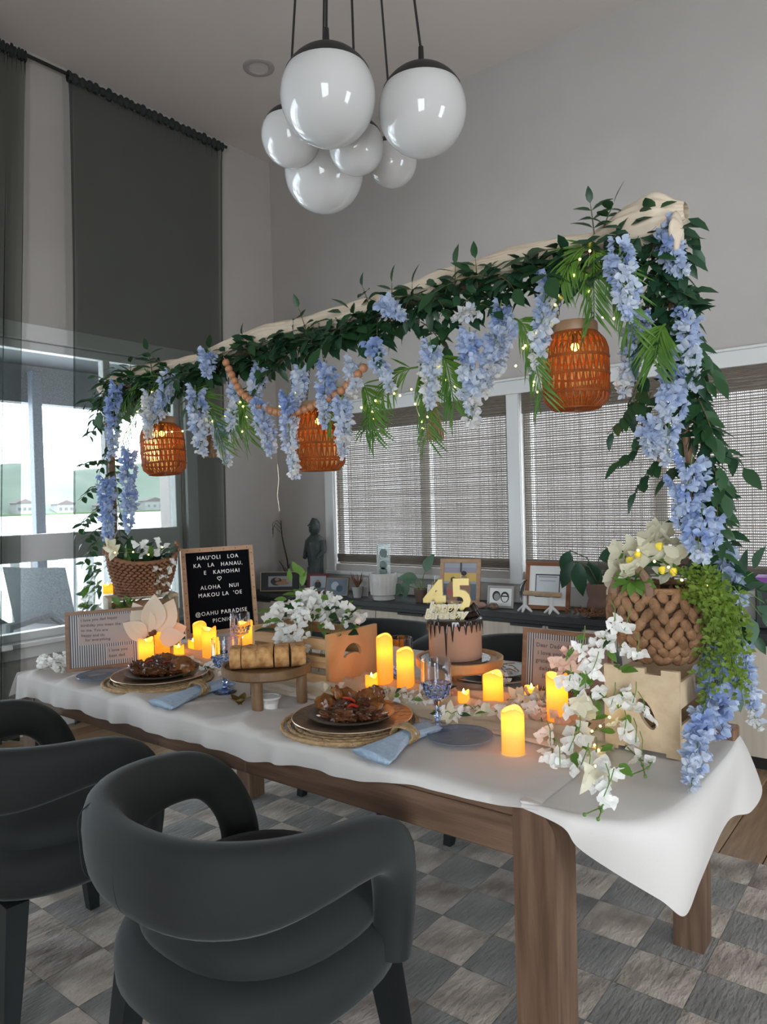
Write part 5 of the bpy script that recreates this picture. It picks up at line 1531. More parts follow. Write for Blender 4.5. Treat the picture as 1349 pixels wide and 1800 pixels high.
for q in (((205, 672), (196, 805), 32, (0, 1.5)), ((186, 838), (190, 950), 36, (0, 1)), ((226, 790), (226, 935), 34, (0.4, 1.2)), ((262, 690), (262, 770), 26, (2, 3)),
          ((300, 655), (278, 738), 32, (1, 2)), ((343, 682), (355, 798), 42, (.6, 2.6)), ((380, 735), (400, 815), 32, (1, 3)), ((415, 672), (410, 772), 32, (1, 2.2)),
          ((367, 618), (362, 660), 36, (.6, 1)), ((455, 640), (449, 712), 28, (1, 1.5)), ((452, 700), (478, 800), 40, (.5, 2.2)), ((505, 690), (518, 838), 44, (.4, 2.6)),
          ((528, 645), (525, 722), 28, (1, 2)), ((575, 640), (570, 745), 44, (.2, 1.4)), ((602, 700), (604, 800), 34, (.6, 2.8)), ((618, 635), (622, 695), 30, (1, 3)),
          ((650, 600), (688, 685), 36, (.5, 2.4)), ((668, 532), (712, 558), 30, (.6, 1.5)), ((757, 600), (757, 715), 38, (1.5, 3)), ((826, 582), (832, 750), 54, (.4, 2.8)),
          ((882, 535), (868, 660), 50, (.3, 1.6)), ((900, 560), (852, 692), 34, (1, 3)), ((968, 478), (942, 658), 48, (.8, 2.2)), ((838, 545), (800, 560), 26, (2, 3)),
          ((1088, 425), (1108, 560), 58, (.6, 1.6)), ((1130, 540), (1096, 692), 54, (.4, 3)), ((1160, 395), (1200, 482), 60, (.4, 1.2)), ((1205, 545), (1218, 680), 44, (1, 2)),
          ((1192, 610), (1172, 815), 58, (.2, 2.4)), ((1140, 735), (1150, 800), 42, (1.5, 2)), ((1218, 805), (1205, 925), 92, (.6, 1.2)), ((1236, 895), (1228, 985), 84, (.4, 1.6))):
    raceme(*q, dY=random.Random(int(q[0][0])).uniform(-.13, -.07) if q[0][0] < 1130 else -.03)
# lower right: trailing over the basket and off the table end
raceme((1270, 960), (1300, 1060), 46, (.8, 1.4), pts3=(atY(1268, 950, 1.80), atY(1302, 1068, 1.82)))
raceme((1300, 1080), (1332, 1284), 26, (.6, 2.4), pts3=(atY(1306, 1120, 1.90), atY(1332, 1282, 1.90)))
raceme((1262, 1130), (1258, 1290), 84, (.2, .6), pts3=(atY(1266, 1125, 1.74), atY(1258, 1296, 1.70)), scale=1.35)
raceme((1232, 1240), (1218, 1384), 52, (.4, 1.6), pts3=(atY(1240, 1245, 1.60), atZ(1216, 1382, TS + .012)))
ORD = ['first', 'second', 'third', 'fourth', 'fifth', 'sixth', 'seventh', 'eighth', 'ninth', 'tenth', 'eleventh', 'twelfth', 'thirteenth', 'fourteenth', 'fifteenth', 'sixteenth', 'seventeenth', 'eighteenth', 'nineteenth', 'twentieth']
RAC.sort(key=lambda q: q[0])
half = len(RAC) // 2
for i, (x, t) in enumerate(RAC):
    if i < half: t['label'] = 'blue silk wisteria cluster on the arch, %s counted from its window end' % ORD[i]
    else: t['label'] = 'blue silk wisteria cluster on the arch, %s counted from its right-hand end' % ORD[len(RAC) - 1 - i]

# ------------------------------------------------ leafy vines
LEAFM = [leaf_mesh('leaflet', .050, .024, M_leaf, .22, .20, 4), leaf_mesh('leaflet', .046, .022, M_leaf2, .22, .35, 4), leaf_mesh('leaflet', .054, .026, M_leaf, .15, .1, 4)]
LEAFG = [leaf_mesh('leaflet', .048, .026, M_leafg, .2, .2, 4)]
def garland(label, cat='garland', loc=(0, 0, 0)):
    return thing('leaf_garland', label, cat, loc, 0, 'leafy garlands on the arch')
def sprig(g, base, d, ln, pairs, ls=1.0, droop=.35, leaves=LEAFM, seed=0, name='vine_sprig', stem=M_stem, mesh_name='leaflet'):
    rnd = random.Random(seed)
    base = Vector(base) - Vector(g.location); d = Vector(d).normalized()
    pts = [base + d * (ln * f) + Vector((0, 0, -droop * ln * f * f)) for f in [i / 5 for i in range(6)]]
    st = MB().tube(pts, [.0018, .0017, .0015, .0013, .001, .0006], 5, cap=False).build(name, stem, g)
    for k in range(pairs * 2 + 1):
        f = .18 + .82 * (k // 2) / pairs if k < pairs * 2 else 1.0
        i = min(4, int(f * 5)); p_ = pts[i].lerp(pts[i + 1], f * 5 - i)
        tg = (pts[i + 1] - pts[i]).normalized()
        sd = tg.cross(Vector((0, 0, 1)))
        if sd.length < .1: sd = tg.cross(Vector((0, 1, 0)))
        sd.normalize()
        if k == pairs * 2: dd = tg
        else: dd = (tg * .55 + sd * (1 if k % 2 else -1)).normalized()
        dd = dd + Vector((rnd.uniform(-.2, .2), rnd.uniform(-.2, .2), rnd.uniform(-.35, .15)))
        upv = Vector((rnd.uniform(-.4, .4), -.7 + rnd.uniform(-.4, .4), .8))
        link(mesh_name, rnd.choice(leaves), st, mw=orient(p_, dd, upv, ls * rnd.uniform(.8, 1.15)))
    return st
def bar_at(x):
    return BL.lerp(BR, max(0, min(1, (atY(x, 600, YB_(x)).x - BL.x) / (BR.x - BL.x))))
G1 = garland('leafy green garland along the window half of the arch bar', loc=tuple(BL))
G2 = garland('leafy green garland along the right half of the arch bar', loc=tuple(BL.lerp(BR, .5)))
G3 = garland('dark leafy vine winding down the right upright of the arch', loc=tuple(RT))
G4 = garland('leafy vine on the upright of the arch by the window', loc=tuple(LB))
rnd = random.Random(77)
for k in range(62):
    f = .01 + .97 * (k + rnd.random()) / 62
    c = BL.lerp(BR, f) + Vector((0, rnd.uniform(-.07, .0), rnd.uniform(-.07, .0)))
    d = Vector((rnd.choice((-1, 1)) * rnd.uniform(.3, 1), rnd.uniform(-.6, .0), rnd.uniform(-.55, .28)))
    sprig(G1 if f < .5 else G2, c, d, rnd.uniform(.09, .15), 4, rnd.uniform(1.05, 1.4), .35, LEAFM if f > .16 else LEAFM + LEAFG * 3, 100 + k)
for gi, (g, f0, f1) in enumerate(((G1, .01, .5), (G2, .5, .985))):
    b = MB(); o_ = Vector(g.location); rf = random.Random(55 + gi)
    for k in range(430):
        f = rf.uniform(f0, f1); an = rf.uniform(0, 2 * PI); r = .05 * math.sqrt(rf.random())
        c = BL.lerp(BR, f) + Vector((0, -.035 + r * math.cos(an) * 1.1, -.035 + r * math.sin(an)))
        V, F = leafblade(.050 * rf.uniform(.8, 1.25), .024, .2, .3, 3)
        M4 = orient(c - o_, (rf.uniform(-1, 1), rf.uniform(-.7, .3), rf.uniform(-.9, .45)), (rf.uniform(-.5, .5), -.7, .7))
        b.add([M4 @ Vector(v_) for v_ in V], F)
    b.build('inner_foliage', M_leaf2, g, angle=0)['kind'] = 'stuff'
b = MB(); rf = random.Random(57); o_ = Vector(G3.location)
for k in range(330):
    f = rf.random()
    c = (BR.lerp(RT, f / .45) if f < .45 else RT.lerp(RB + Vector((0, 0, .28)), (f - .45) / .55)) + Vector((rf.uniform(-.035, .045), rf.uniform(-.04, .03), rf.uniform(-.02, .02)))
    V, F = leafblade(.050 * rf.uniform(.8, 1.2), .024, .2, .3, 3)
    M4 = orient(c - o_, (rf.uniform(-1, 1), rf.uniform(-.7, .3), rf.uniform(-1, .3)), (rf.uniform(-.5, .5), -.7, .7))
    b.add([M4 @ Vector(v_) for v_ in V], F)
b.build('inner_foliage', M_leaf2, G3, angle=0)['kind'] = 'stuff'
# sprigs rising above the fabric, seen against the wall
for k, (x, y, dx_, dz_, ln) in enumerate(((250, 668, -.75, .25, .15), (215, 668, -.8, .05, .12), (300, 650, -.5, .5, .10), (433, 622, .1, .8, .07), (470, 640, .5, .6, .12), (545, 605, -.1, 1, .13), (560, 600, -.8, .35, .12),
                                       (655, 555, -.15, 1, .10), (690, 548, .2, 1, .09), (725, 545, .2, .9, .08), (800, 515, .2, 1, .08), (840, 510, .1, 1, .09), (880, 500, .8, .35, .10), (905, 485, .7, .3, .10), (1045, 412, .0, 1, .08), (1060, 405, .5, .9, .07), (1120, 395, .9, .5, .06),
                                       (375, 645, .2, .5, .08), (535, 612, .8, .1, .10), (565, 608, .7, .25, .10), (600, 598, -.7, .2, .10), (625, 585, .6, .35, .10), (645, 580, -.3, .6, .09), (675, 570, .8, .2, .10), (705, 560, .5, .5, .09), (740, 552, .8, .1, .10), (775, 540, .4, .5, .08), (820, 525, .9, .2, .10), (860, 515, -.3, .6, .08), (940, 480, .8, .2, .09), (490, 628, .5, .35, .09), (205, 675, -.5, .3, .10), (230, 670, .4, .5, .10), (245, 665, -.6, .4, .12), (268, 655, .2, .6, .10), (285, 662, -.8, .2, .12), (225, 690, .7, -.2, .10), (260, 680, -.4, -.3, .10), (320, 668, .8, .1, .10), (300, 670, -.6, .1, .11))):
    p_ = atY(x, y, YB_(x) - .03)
    sprig(G1 if x < 620 else G2, p_, Vector((dx_, -.25, dz_)), ln, 3, 1.0 if x > 500 else 1.05, .15, LEAFM + (LEAFG if x < 330 else []), 300 + k)
# right upright
for k in range(22):
    f = (k + .5) / 22
    c = (BR.lerp(RT, f / .42) if f < .42 else RT.lerp(RB + Vector((0, 0, .25)), (f - .42) / .58)) + Vector((rnd.uniform(-.02, .03), rnd.uniform(-.03, .03), 0))
    d = Vector((rnd.uniform(-.7, .7), rnd.uniform(-.6, .4), rnd.uniform(-.9, .1)))
    sprig(G3, c, d, rnd.uniform(.07, .11), 4, rnd.uniform(1.0, 1.25), .5, LEAFM, 500 + k)
for k, (x, y, dx_, dz_) in enumerate(((1215, 560, .8, -.5), (1222, 620, .9, -.1), (1240, 700, .7, -.5), (1258, 745, .6, -.8), (1255, 800, .8, -.5), (1262, 860, .5, -.9), (1155, 770, -.9, .05), (1160, 800, -.8, -.4), (1130, 650, -.4, -.8), (1125, 700, -.9, -.3), (1145, 690, -.5, -.8), (1270, 830, .2, -1))):
    sprig(G3, atY(x - 12 * (dx_ > 0), y, 1.72), Vector((dx_ * .6, -.3, dz_ - .3)), .085, 4, 1.1, .2, LEAFM, 600 + k)
# upright by the window
for k, (x, y, dx_, dz_) in enumerate(((190, 700, -.6, -.5), (185, 740, -.8, -.3), (195, 775, -.3, -.7), (200, 800, .4, -.6), (180, 810, -.9, .1), (175, 850, -.8, -.3), (185, 880, -.7, -.5), (200, 850, .6, -.6), (205, 900, .5, -.7), (180, 925, -.8, -.3), (200, 940, .2, -.8), (165, 900, -.8, -.5), (175, 945, -.6, -.6))):
    sprig(G4, atY(x, y, 1.64), Vector((dx_, -.2, dz_)), .12, 4, .95, .25, LEAFM + LEAFG, 700 + k)

# ------------------------------------------------ palm fronds
PAL = []
def palm(p0, p1, blade=.09, n=26, dY=-.06):
    y0 = YB_(p0[0]) + dY
    a, c = atY(*p0, y0), atY(*p1, y0 - .05)
    t = thing('palm_frond', '', 'palm frond', tuple(a), 0, 'palm fronds in the arch')
    d = c - a; L_ = d.length
    pts = [d * f + Vector((0, 0, .22 * L_ * math.sin(PI * f))) for f in [i / 8 for i in range(9)]]
    MB().tube(pts, [.0028 - .0002 * i for i in range(9)], 5).build('rachis', M_palm, t)
    rnd = random.Random(int(p0[0] + p1[0])); b = MB()
    for i in range(n):
        f = .12 + .88 * i / n; q = f * 8; j = min(7, int(q)); p_ = pts[j].lerp(pts[j + 1], q - j); tg = (pts[j + 1] - pts[j]).normalized()
        sd = tg.cross(Vector((0, -1, .2))).normalized()
        for s in (-1, 1):
            dd = (tg * rnd.uniform(.7, 1.1) + sd * s * rnd.uniform(.45, .8) + Vector((0, rnd.uniform(-.25, .25), -.15))).normalized()
            ln = blade * rnd.uniform(.75, 1.1) * (1 - .35 * abs(f - .5))
            M4 = orient(p_, dd, (0, -1, .3))
            V, F = leafblade(ln, .0062, .5, .35, 3)
            b.add([M4 @ Vector(v_) for v_ in V], F)
    b.build('leaflets', M_palm, t, angle=0)
    PAL.append((p0[0], t))
for q in (((285, 662), (205, 735)), ((315, 672), (215, 778)), ((330, 690), (395, 790)), ((415, 690), (438, 775)), ((445, 690), (405, 765)), ((560, 680), (585, 745)), ((635, 675), (660, 770)), ((735, 645), (640, 760)), ((740, 640), (752, 775)), ((775, 625), (800, 720)), ((905, 560), (955, 700)), ((1040, 432), (985, 500)), ((1045, 440), (1045, 560)), ((1050, 440), (1115, 590)), ((1170, 570), (1150, 640))):
    palm(*q)
PAL.sort(key=lambda q: q[0])
for i, (x, t) in enumerate(PAL):
    t['label'] = 'narrow-leaved green palm frond in the arch, %s from the window end' % ORD[i]

# ------------------------------------------------ fairy lights
def fairy(label, pts, spacing, seed, loc=None, jit=.012):
    t = thing('fairy_lights', label, 'string lights', tuple(pts[0]), 0, 'warm fairy lights')
    o = Vector(pts[0]); rnd = random.Random(seed)
    P = [Vector(p_) - o for p_ in pts]
    dense = []
    for a, c in zip(P, P[1:]):
        n = max(1, int((c - a).length / spacing))
        for i in range(n): dense.append(a.lerp(c, i / n) + Vector([rnd.uniform(-jit, jit) for _ in range(3)]))
    dense.append(P[-1])
    MB().tube(dense, .0006, 4, cap=False).build('wire', M_wire, t)
    me = fairy.me
    for q in dense[1:]: link('bulb', me, t, tuple(q))
    return t
fairy.me = MB().ball((0, 0, 0), .0029, 6, 4).mesh('bulb', M_bulb, True, 0)
F_ = lambda x, y, d=-.09: atY(x, y, YB_(x) + d)
fairy('warm fairy lights threaded through the window half of the arch', [F_(275, 668), F_(255, 700), F_(232, 738), F_(215, 772), F_(250, 760), F_(340, 760), F_(425, 700), F_(432, 760), F_(520, 690)], .035, 3)
fairy('warm fairy lights threaded through the middle of the arch', [F_(640, 690), F_(648, 740), F_(668, 700), F_(720, 690), F_(748, 760), F_(745, 700), F_(770, 640), F_(800, 680)], .032, 4)
fairy('warm fairy lights around the large lantern', [F_(908, 590), F_(915, 650), F_(948, 690), F_(925, 600), F_(1045, 435), F_(1035, 480), F_(1038, 515), F_(1065, 545), F_(1080, 560)], .030, 5)
fairy('warm fairy lights among the flowers of the basket', [atY(1095, 985, 1.66), atY(1130, 970, 1.66), atY(1150, 985, 1.66), atY(1195, 1020, 1.64), atY(1240, 1030, 1.66), atY(1248, 1045, 1.66)], .035, 6)
fairy('warm fairy lights inside and before the pale crate', [atY(1090, 1230, 1.597), atY(1100, 1240, 1.597), atY(1040, 1280, 1.56), atY(1050, 1320, 1.56), atZ(1060, 1350, TS + .02)], .03, 7)
fairy('warm fairy lights on the brown basket by the window', [atX(178, 985, -2.42), atX(205, 968, -2.42), atX(262, 975, -2.40), atX(285, 962, -2.42)], .05, 8)
# loose wire hanging below the arch
p0 = atY(488, 815, 1.62)
lw = MB().tube([(0, 0, 0), (.004, 0, -.05), (-.005, 0, -.10), (.004, 0, -.15)], .0009, 5).build('loose_wire', M_wire, None, tuple(p0)); tag(lw, 'thin loose light wire hanging from the wisteria', 'wire')

# ------------------------------------------------ wooden bead garland and tassels
bg_ = thing('bead_garland', 'string of brown wooden beads looped through the window half of the arch', 'bead garland', tuple(F_(393, 627)))
bo = F_(393, 627)
bpts = [F_(x, y, -.11) - bo for x, y in ((393, 627), (402, 647), (412, 668), (422, 688), (438, 702), (456, 712), (478, 723), (510, 728), (540, 719), (565, 706), (592, 694), (612, 676), (632, 655), (645, 640))]
bpts = [bpts[0]] + bpts[1:]
MB().tube(bpts, .0012, 5).build('cord', M_jute, bg_)
bm = MB().ball((0, 0, 0), .0125, 12, 8).mesh('bead', M_bead, True, 0)
acc = 0.0; last = bpts[0]
for a, c in zip(bpts, bpts[1:]):
    sl_ = (c - a).length; s = -acc
    while s + .024 <= sl_:
        s += .024; link('bead', bm, bg_, tuple(a.lerp(c, s / sl_)))
    acc = sl_ - s
def tassel(label, x, y0, y1):
    a, c = F_(x, y0, -.06), F_(x + 8, y1, -.06)
    H = a.z - c.z
    t = thing('jute_tassel', label, 'tassel', tuple(a), 0, 'jute tassels')
    MB().ball((0, 0, -.012), .014, 12, 8).build('bead', M_bead, t)
    MB().tube([(0, 0, .0), (0, 0, .12)], .0012, 5).build('cord', M_jute, t)
    b = MB(); rnd = random.Random(x)
    for k in range(70):
        an = k * 2.4; r = .022 * math.sqrt((k + .5) / 70)
        b.tube([(r * .25 * math.cos(an), r * .25 * math.sin(an), -.02), (r * .7 * math.cos(an), r * .7 * math.sin(an), -.02 - (H - .02) * .5), (r * 1.15 * math.cos(an), r * 1.15 * math.sin(an), -H + rnd.uniform(-.004, .004))], .0016, 4, cap=False)
    b.build('strands', M_jute, t)['kind'] = 'stuff'
    MB().tube([(.008 * math.cos(q), .008 * math.sin(q), -.026) for q in [2 * PI * i / 12 for i in range(12)]], .0025, 5, closed=True).build('binding', M_bead, t)
tassel('jute tassel with a wooden bead hanging below the middle of the arch', 764, 700, 772)
tassel('jute tassel hanging beside the lantern by the window', 368, 752, 803)

# ------------------------------------------------ hanging lanterns
def lantern(label, x, yt, yb, dY=-.02, tilt=(0, 0, 0)):
    c = atY(x, (yt + yb) / 2, YB_(x) + dY)
    H = .176; R = .0755
    t = thing('rattan_lantern', label, 'lantern', (c.x, c.y, c.z - H / 2 - .008), 0, 'amber rattan lanterns')
    t.rotation_euler = tilt
    def rad(z):
        f = z / H
        if f < .14: return R * (.72 + .28 * math.sin(PI / 2 * f / .14))
        if f > .80: return R * (.68 + .32 * math.cos(PI / 2 * (f - .80) / .20))
        return R * (1 + .02 * math.sin(PI * (f - .14) / .66))
    lev = [0, .035, .078, .118, .158, H]
    for z in (0.0, .034, .036, .077, .079, .117, .119, H - .004, H):
        MB().tube([((rad(z) + .001) * math.cos(q), (rad(z) + .001) * math.sin(q), z) for q in [2 * PI * i / 48 for i in range(48)]], .0024, 6, closed=True).build('ring_strand', M_rattan, t)
    for k in range(5):
        z0, z1 = lev[k], lev[k + 1]
        b = MB(); n = 30
        for i in range(n):
            a0 = 2 * PI * (i + .5 * (k % 2)) / n; da = 2 * PI / n * .36
            for s in (-1, 1):
                pts = []
                for f in (0, .5, 1):
                    z = z0 + (z1 - z0) * f; an = a0 + s * da * (1 - f)
                    pts.append((rad(z) * math.cos(an), rad(z) * math.sin(an), z))
                b.tube(pts, .0019, 5, cap=False)
        b.build('woven_band', M_rattan, t)
    b = MB()
    for i in range(22):
        an = PI * i / 22
        b.tube([(rad(0) * math.cos(an), rad(0) * math.sin(an), .0), (-rad(0) * math.cos(an), -rad(0) * math.sin(an), .0)], .0016, 4)
    b.build('woven_base', M_rattan, t)
    MB().lathe([(rad(z) * .95, z) for z in (.004, .02, .04, .09, .14, .16, .172)], 32, cap0=False, cap1=False).build('amber_liner', M_amber, t, angle=0)
    MB().lathe([(.001, H), (R * .70, H), (R * .71, H + .004), (R * .71, H + .022), (R * .68, H + .026), (.001, H + .026)], 32).build('lid', M_lid, t, angle=30)
    bu = MB().ball((0, 0, H - .03), .010, 10, 6).build('bulb', M_bulb, t)
    MB().tube([(0, 0, H), (0, 0, H - .022)], .007, 8).build('socket', M_black, t)
    ld = bpy.data.lights.new('lantern_led', 'POINT'); ld.energy = .22; ld.color = (1, .60, .2); ld.shadow_soft_size = .01
    lo = bpy.data.objects.new('lantern_led', ld); COL.objects.link(lo); lo.parent = t; lo.location = (0, 0, H - .05)
    top = bar_at(x).z - t.location.z + .0
    for s in (-1, 1):
        p0_, p1_ = Vector((s * .05, 0, H + .012)), Vector((s * .012, 0, top))
        n = max(3, int((p1_ - p0_).length / .010)); b = MB()
        for i in range(n):
            q = p0_.lerp(p1_, (i + .5) / n); ax = (0, 1, 0) if i % 2 else (1, 0, 0)
            pts = [q + Vector((.0034 * math.cos(g) * ax[0], .0034 * math.cos(g) * ax[1], .0068 * math.sin(g))) for g in [2 * PI * j / 8 for j in range(8)]]
            b.tube(pts, .0009, 4, closed=True)
        b.build('chain', M_black, t)
    return t
lantern('large amber rattan lantern hanging at the right end of the arch', 1012, 572, 722)
lantern('amber rattan lantern half covered by wisteria in the middle of the arch', 561, 722, 818, -.05)
lantern('amber rattan lantern hanging before the window', 289, 742, 830, -.04, (.0, -.09, 0))

# ================================================================== BASKETS AND FLOWERS
def basket(name, label, loc, rz, ab, bb_, at_, bt, h, rise, mt, rows, nl, bulge, lump):
    t = thing(name, label, 'basket', loc, rz)
    def prof(f, an):
        k = math.sin(PI * f) * bulge
        a = ab + (at_ - ab) * f + k; b_ = bb_ + (bt - bb_) * f + k
        z = h * f + rise * f * (abs(math.cos(an)) ** 3)
        return Vector((a * math.cos(an), b_ * math.sin(an), z))
    MB().grid(lambda u, v: prof(v, 2 * PI * u) * .96 + Vector((0, 0, .002)), 40, 8, cu=True).lathe([(.001, .003), (1, .003)], 40, cap0=False, cap1=False, wob=lambda r_, z, a: r_ * 0.0 if r_ < .5 else .9 * ab * bb_ / math.sqrt((bb_ * math.cos(a)) ** 2 + (ab * math.sin(a)) ** 2)).build('shell', M_basketcore, t, angle=0)
    for k in range(rows):
        f = (k + .5) / rows; b = MB()
        for i in range(nl):
            an = 2 * PI * (i + .5 * (k % 2)) / nl
            p_ = prof(f, an); q = prof(f, an + .05); d = (q - p_).normalized()
            up = (prof(min(1, f + .05), an) - prof(max(0, f - .05), an)).normalized()
            nr = d.cross(up).normalized()
            dd = (d * ((.55 if i % 2 else -.45) + .22 * math.sin(i * 5.3 + k)) + up).normalized() if lump == 'leaf' else (d + up * (.35 if k % 2 else -.35)).normalized()
            M_ = Matrix((dd, nr, dd.cross(nr))).transposed()
            hh = h / rows
            b.ball(p_ + nr * .002, 1, 8, 6, sc=((1.0 + .15 * math.sin(i * 3.7 + k * 2) if lump == 'leaf' else 1.05) * hh, .0085 if lump == 'leaf' else .0055, .56 * hh if lump == 'leaf' else .55 * hh), M=M_)
        b.build('woven_row', mt, t, angle=0)
    rim = [prof(1, 2 * PI * i / 48) for i in range(48)]
    MB().tube(rim, .0075, 7, closed=True).build('rim', mt, t)
    return t, prof
bk, prof = basket('hyacinth_basket', 'light brown chunky woven basket with flowers on the pale crate', (-.548, 1.735, TS + .189), math.radians(20), .062, .056, .104, .094, .165, .0, M_basket, 8, 22, .026, 'leaf')
for an in (math.radians(235), math.radians(55)):
    c = prof(1, an); tg = Vector((-math.sin(an), math.cos(an), 0))
    pts = [Vector((c.x * 1.06, c.y * 1.06, c.z)) + tg * (.046 * math.cos(q)) + Vector((0, 0, -.008 + .060 * math.sin(q))) for q in [PI * i / 14 for i in range(15)]]
    MB().tube(pts, [.0095 + .0012 * (i % 2) for i in range(15)], 8).build('handle', mat('handle_wrap', (.20, .12, .075), .7), bk)
bk2, prof2 = basket('seagrass_basket', 'reddish brown woven basket with greenery on the weathered crate', (-2.497, 1.665, TS + HC + .001), math.radians(68), .088, .055, .130, .078, .125, .035, M_basket2, 12, 34, .008, 'row')
for an in (0, PI):
    c = prof2(1, an); tg = Vector((-math.sin(an), math.cos(an), 0))
    pts = [c + tg * (.030 * math.cos(q)) + Vector((0.004 * (1 if an == 0 else -1), 0, .034 * math.sin(q))) for q in [PI * i / 12 for i in range(13)]]
    MB().tube(pts, .0065, 8).build('handle', M_basket2, bk2)

def blossom_mesh(seed, mt, np_=4, L_=.0185, W_=.0185, tilt=(.2, .8)):
    rnd = random.Random(seed); b = MB()
    for c_ in ([(0, 0, 0)] if L_ > .03 else [(0, 0, 0), (.016, .004, -.006), (-.012, .013, -.008)]):
        Rc = Euler((rnd.uniform(-.6, .6), rnd.uniform(-.6, .6), rnd.uniform(0, 6))).to_matrix()
        for k in range(np_):
            V, F = leafblade(L_ * rnd.uniform(.8, 1.15), W_, rnd.uniform(.1, .6), rnd.uniform(-.4, .5), 4)
            R_ = Matrix.Rotation(k * 2 * PI / np_ + rnd.uniform(-.35, .35), 3, 'Z') @ Matrix.Rotation(rnd.uniform(*tilt), 3, 'X')
            b.add([Rc @ (R_ @ Vector(q)) + Vector(c_) for q in V], F)
    return b.mesh('blossom', mt, True, 0)
WB = [blossom_mesh(i, M_wpetal, 3 + i % 2) for i in range(4)]
CB = [blossom_mesh(20 + i, M_cpetal, 5, .034, .026) for i in range(3)]
PB = [blossom_mesh(30 + i, M_ppetal, 4) for i in range(2)]
LG = [leaf_mesh('leaf', .05, .026, M_leaf3, .2, .3, 5), leaf_mesh('leaf', .042, .022, M_leaf3, .2, .1, 5), leaf_mesh('leaf', .05, .026, M_leaf, .2, .3, 5)]
def arrangement(label, loc, items, cat='flowers', name='flower_arrangement', group=None):
    """items: (kind, world position, direction, scale)"""
    t = thing(name, label, cat, tuple(loc), 0, group)
    rnd = random.Random(len(items) + int(abs(loc[0]) * 100))
    kinds = {'w': ('blossom', WB), 'c': ('blossom', CB), 'p': ('blossom', PB), 'l': ('leaf', LG), 'y': ('leaf', LG[:2]), 'd': ('leaf', LEAFM), 'g': ('leaf', LEAFG)}
    for (k, p_, d, s) in items:
        nm, ms = kinds[k]
        q = Vector(p_) - Vector(loc); d = Vector(d)
        if nm == 'blossom':
            z = d.normalized(); x = z.orthogonal().normalized(); M4 = (Matrix((x, z.cross(x), z)).transposed() @ Matrix.Rotation(rnd.uniform(0, 6), 3, 'Z') * s).to_4x4(); M4.translation = q
            link(nm, rnd.choice(ms), t, mw=M4)
        else: link(nm, rnd.choice(ms), t, mw=orient(q, d, (rnd.uniform(-.5, .5), -.6, .8), s))
    return t
def stems(t, pairs, mt=M_gstem, r=.0011):
    o = Vector(t.location)
    for a, c in pairs:
        a, c = Vector(a) - o, Vector(c) - o
        mid = (a + c) / 2 + Vector((.006, -.004, .010))
        MB().tube([a, mid, c], r, 5, cap=False).build('stem', mt, t)
rnd = random.Random(99)
CAMP = Vector((0, 0, CAM_H))
def facing(p_, spread=.8):
    d = (CAMP - Vector(p_)).normalized() + Vector([rnd.uniform(-spread, spread) for _ in range(3)]) + Vector((0, 0, .35))
    return d
# flowers in the pine crate
it = []; sp = []
for k in range(58):
    a = rnd.uniform(0, 2 * PI); r = math.sqrt(rnd.random())
    p_ = Vector((-1.69 + .185 * r * math.cos(a), 1.765 + .125 * r * math.sin(a), .955 + .095 * (1 - r * r) * rnd.uniform(.5, 1) + rnd.uniform(-.01, .03)))
    it.append(('w', p_, facing(p_), rnd.uniform(.85, 1.25))); sp.append((p_ - Vector((0, 0, .002)), Vector((-1.69 + .07 * math.cos(a), 1.765 + .05 * math.sin(a), .80))))
for k in range(16):
    p_ = Vector((rnd.uniform(-1.72, -1.60), 1.628 + rnd.uniform(-.012, .008), rnd.uniform(.855, .96))); it.append(('w', p_, facing(p_), rnd.uniform(.8, 1.1)))
for k in range(54):
    a = rnd.uniform(0, 2 * PI); r = math.sqrt(rnd.random())
    p_ = Vector((-1.68 + .18 * r * math.cos(a), 1.765 + .12 * r * math.sin(a), .93 + .07 * (1 - r * r)))
    it.append(('l' if k % 3 else 'd', p_, (math.cos(a), math.sin(a) - .3, rnd.uniform(0, .9)), rnd.uniform(.8, 1.2)))
for k in range(34):
    a = rnd.uniform(0, 2 * PI); r = math.sqrt(rnd.random())
    p_ = Vector((-1.68 + .19 * r * math.cos(a), 1.745 + .12 * r * math.sin(a), .965 + .085 * (1 - r * r)))
    it.append(('y', p_, (math.cos(a), math.sin(a) - .5, rnd.uniform(-.2, .9)), rnd.uniform(.7, 1.05)))
for (x, y) in ((524, 1008), (534, 1015), (512, 1022), (530, 1030)):
    p_ = atY(x, y, 1.75); it.append(('l', p_, (rnd.uniform(-.5, .5), -.2, .9), 1.1))
t = arrangement('white silk flowers with green leaves filling the pine crate', (-1.69, 1.765, TS + .02), it); stems(t, sp[::3])
# flowers in and around the right basket
it = []
for (x, y) in ((1100, 985), (1085, 1005), (1115, 965), (1120, 990), (1135, 975), (1150, 950), (1160, 970), (1172, 945), (1185, 965), (1170, 990), (1195, 985), (1140, 955), (1155, 940), (1090, 975), (1080, 1040), (1178, 1008)):
    p_ = atY(x, y - 6, 1.735 + rnd.uniform(-.03, .05)); it.append(('c', p_, facing(p_, .5), rnd.uniform(.9, 1.3)))
for k in range(16):
    p_ = atY(rnd.uniform(1090, 1230), rnd.uniform(985, 1025), 1.74); it.append(('l', p_, (rnd.uniform(-1, 1), -.5, rnd.uniform(0, .8)), 1.0))
t = arrangement('cream silk dogwood flowers rising out of the chunky woven basket', (-.548, 1.735, TS + .2), it)
for (x, y) in ((1122, 975), (1160, 960), (1108, 985), (1165, 1002), (1185, 1005)):
    MB().ball(atY(x, y, 1.665) - Vector(t.location), .009, 8, 6, nz=.3).build('stamen', M_yel, t)
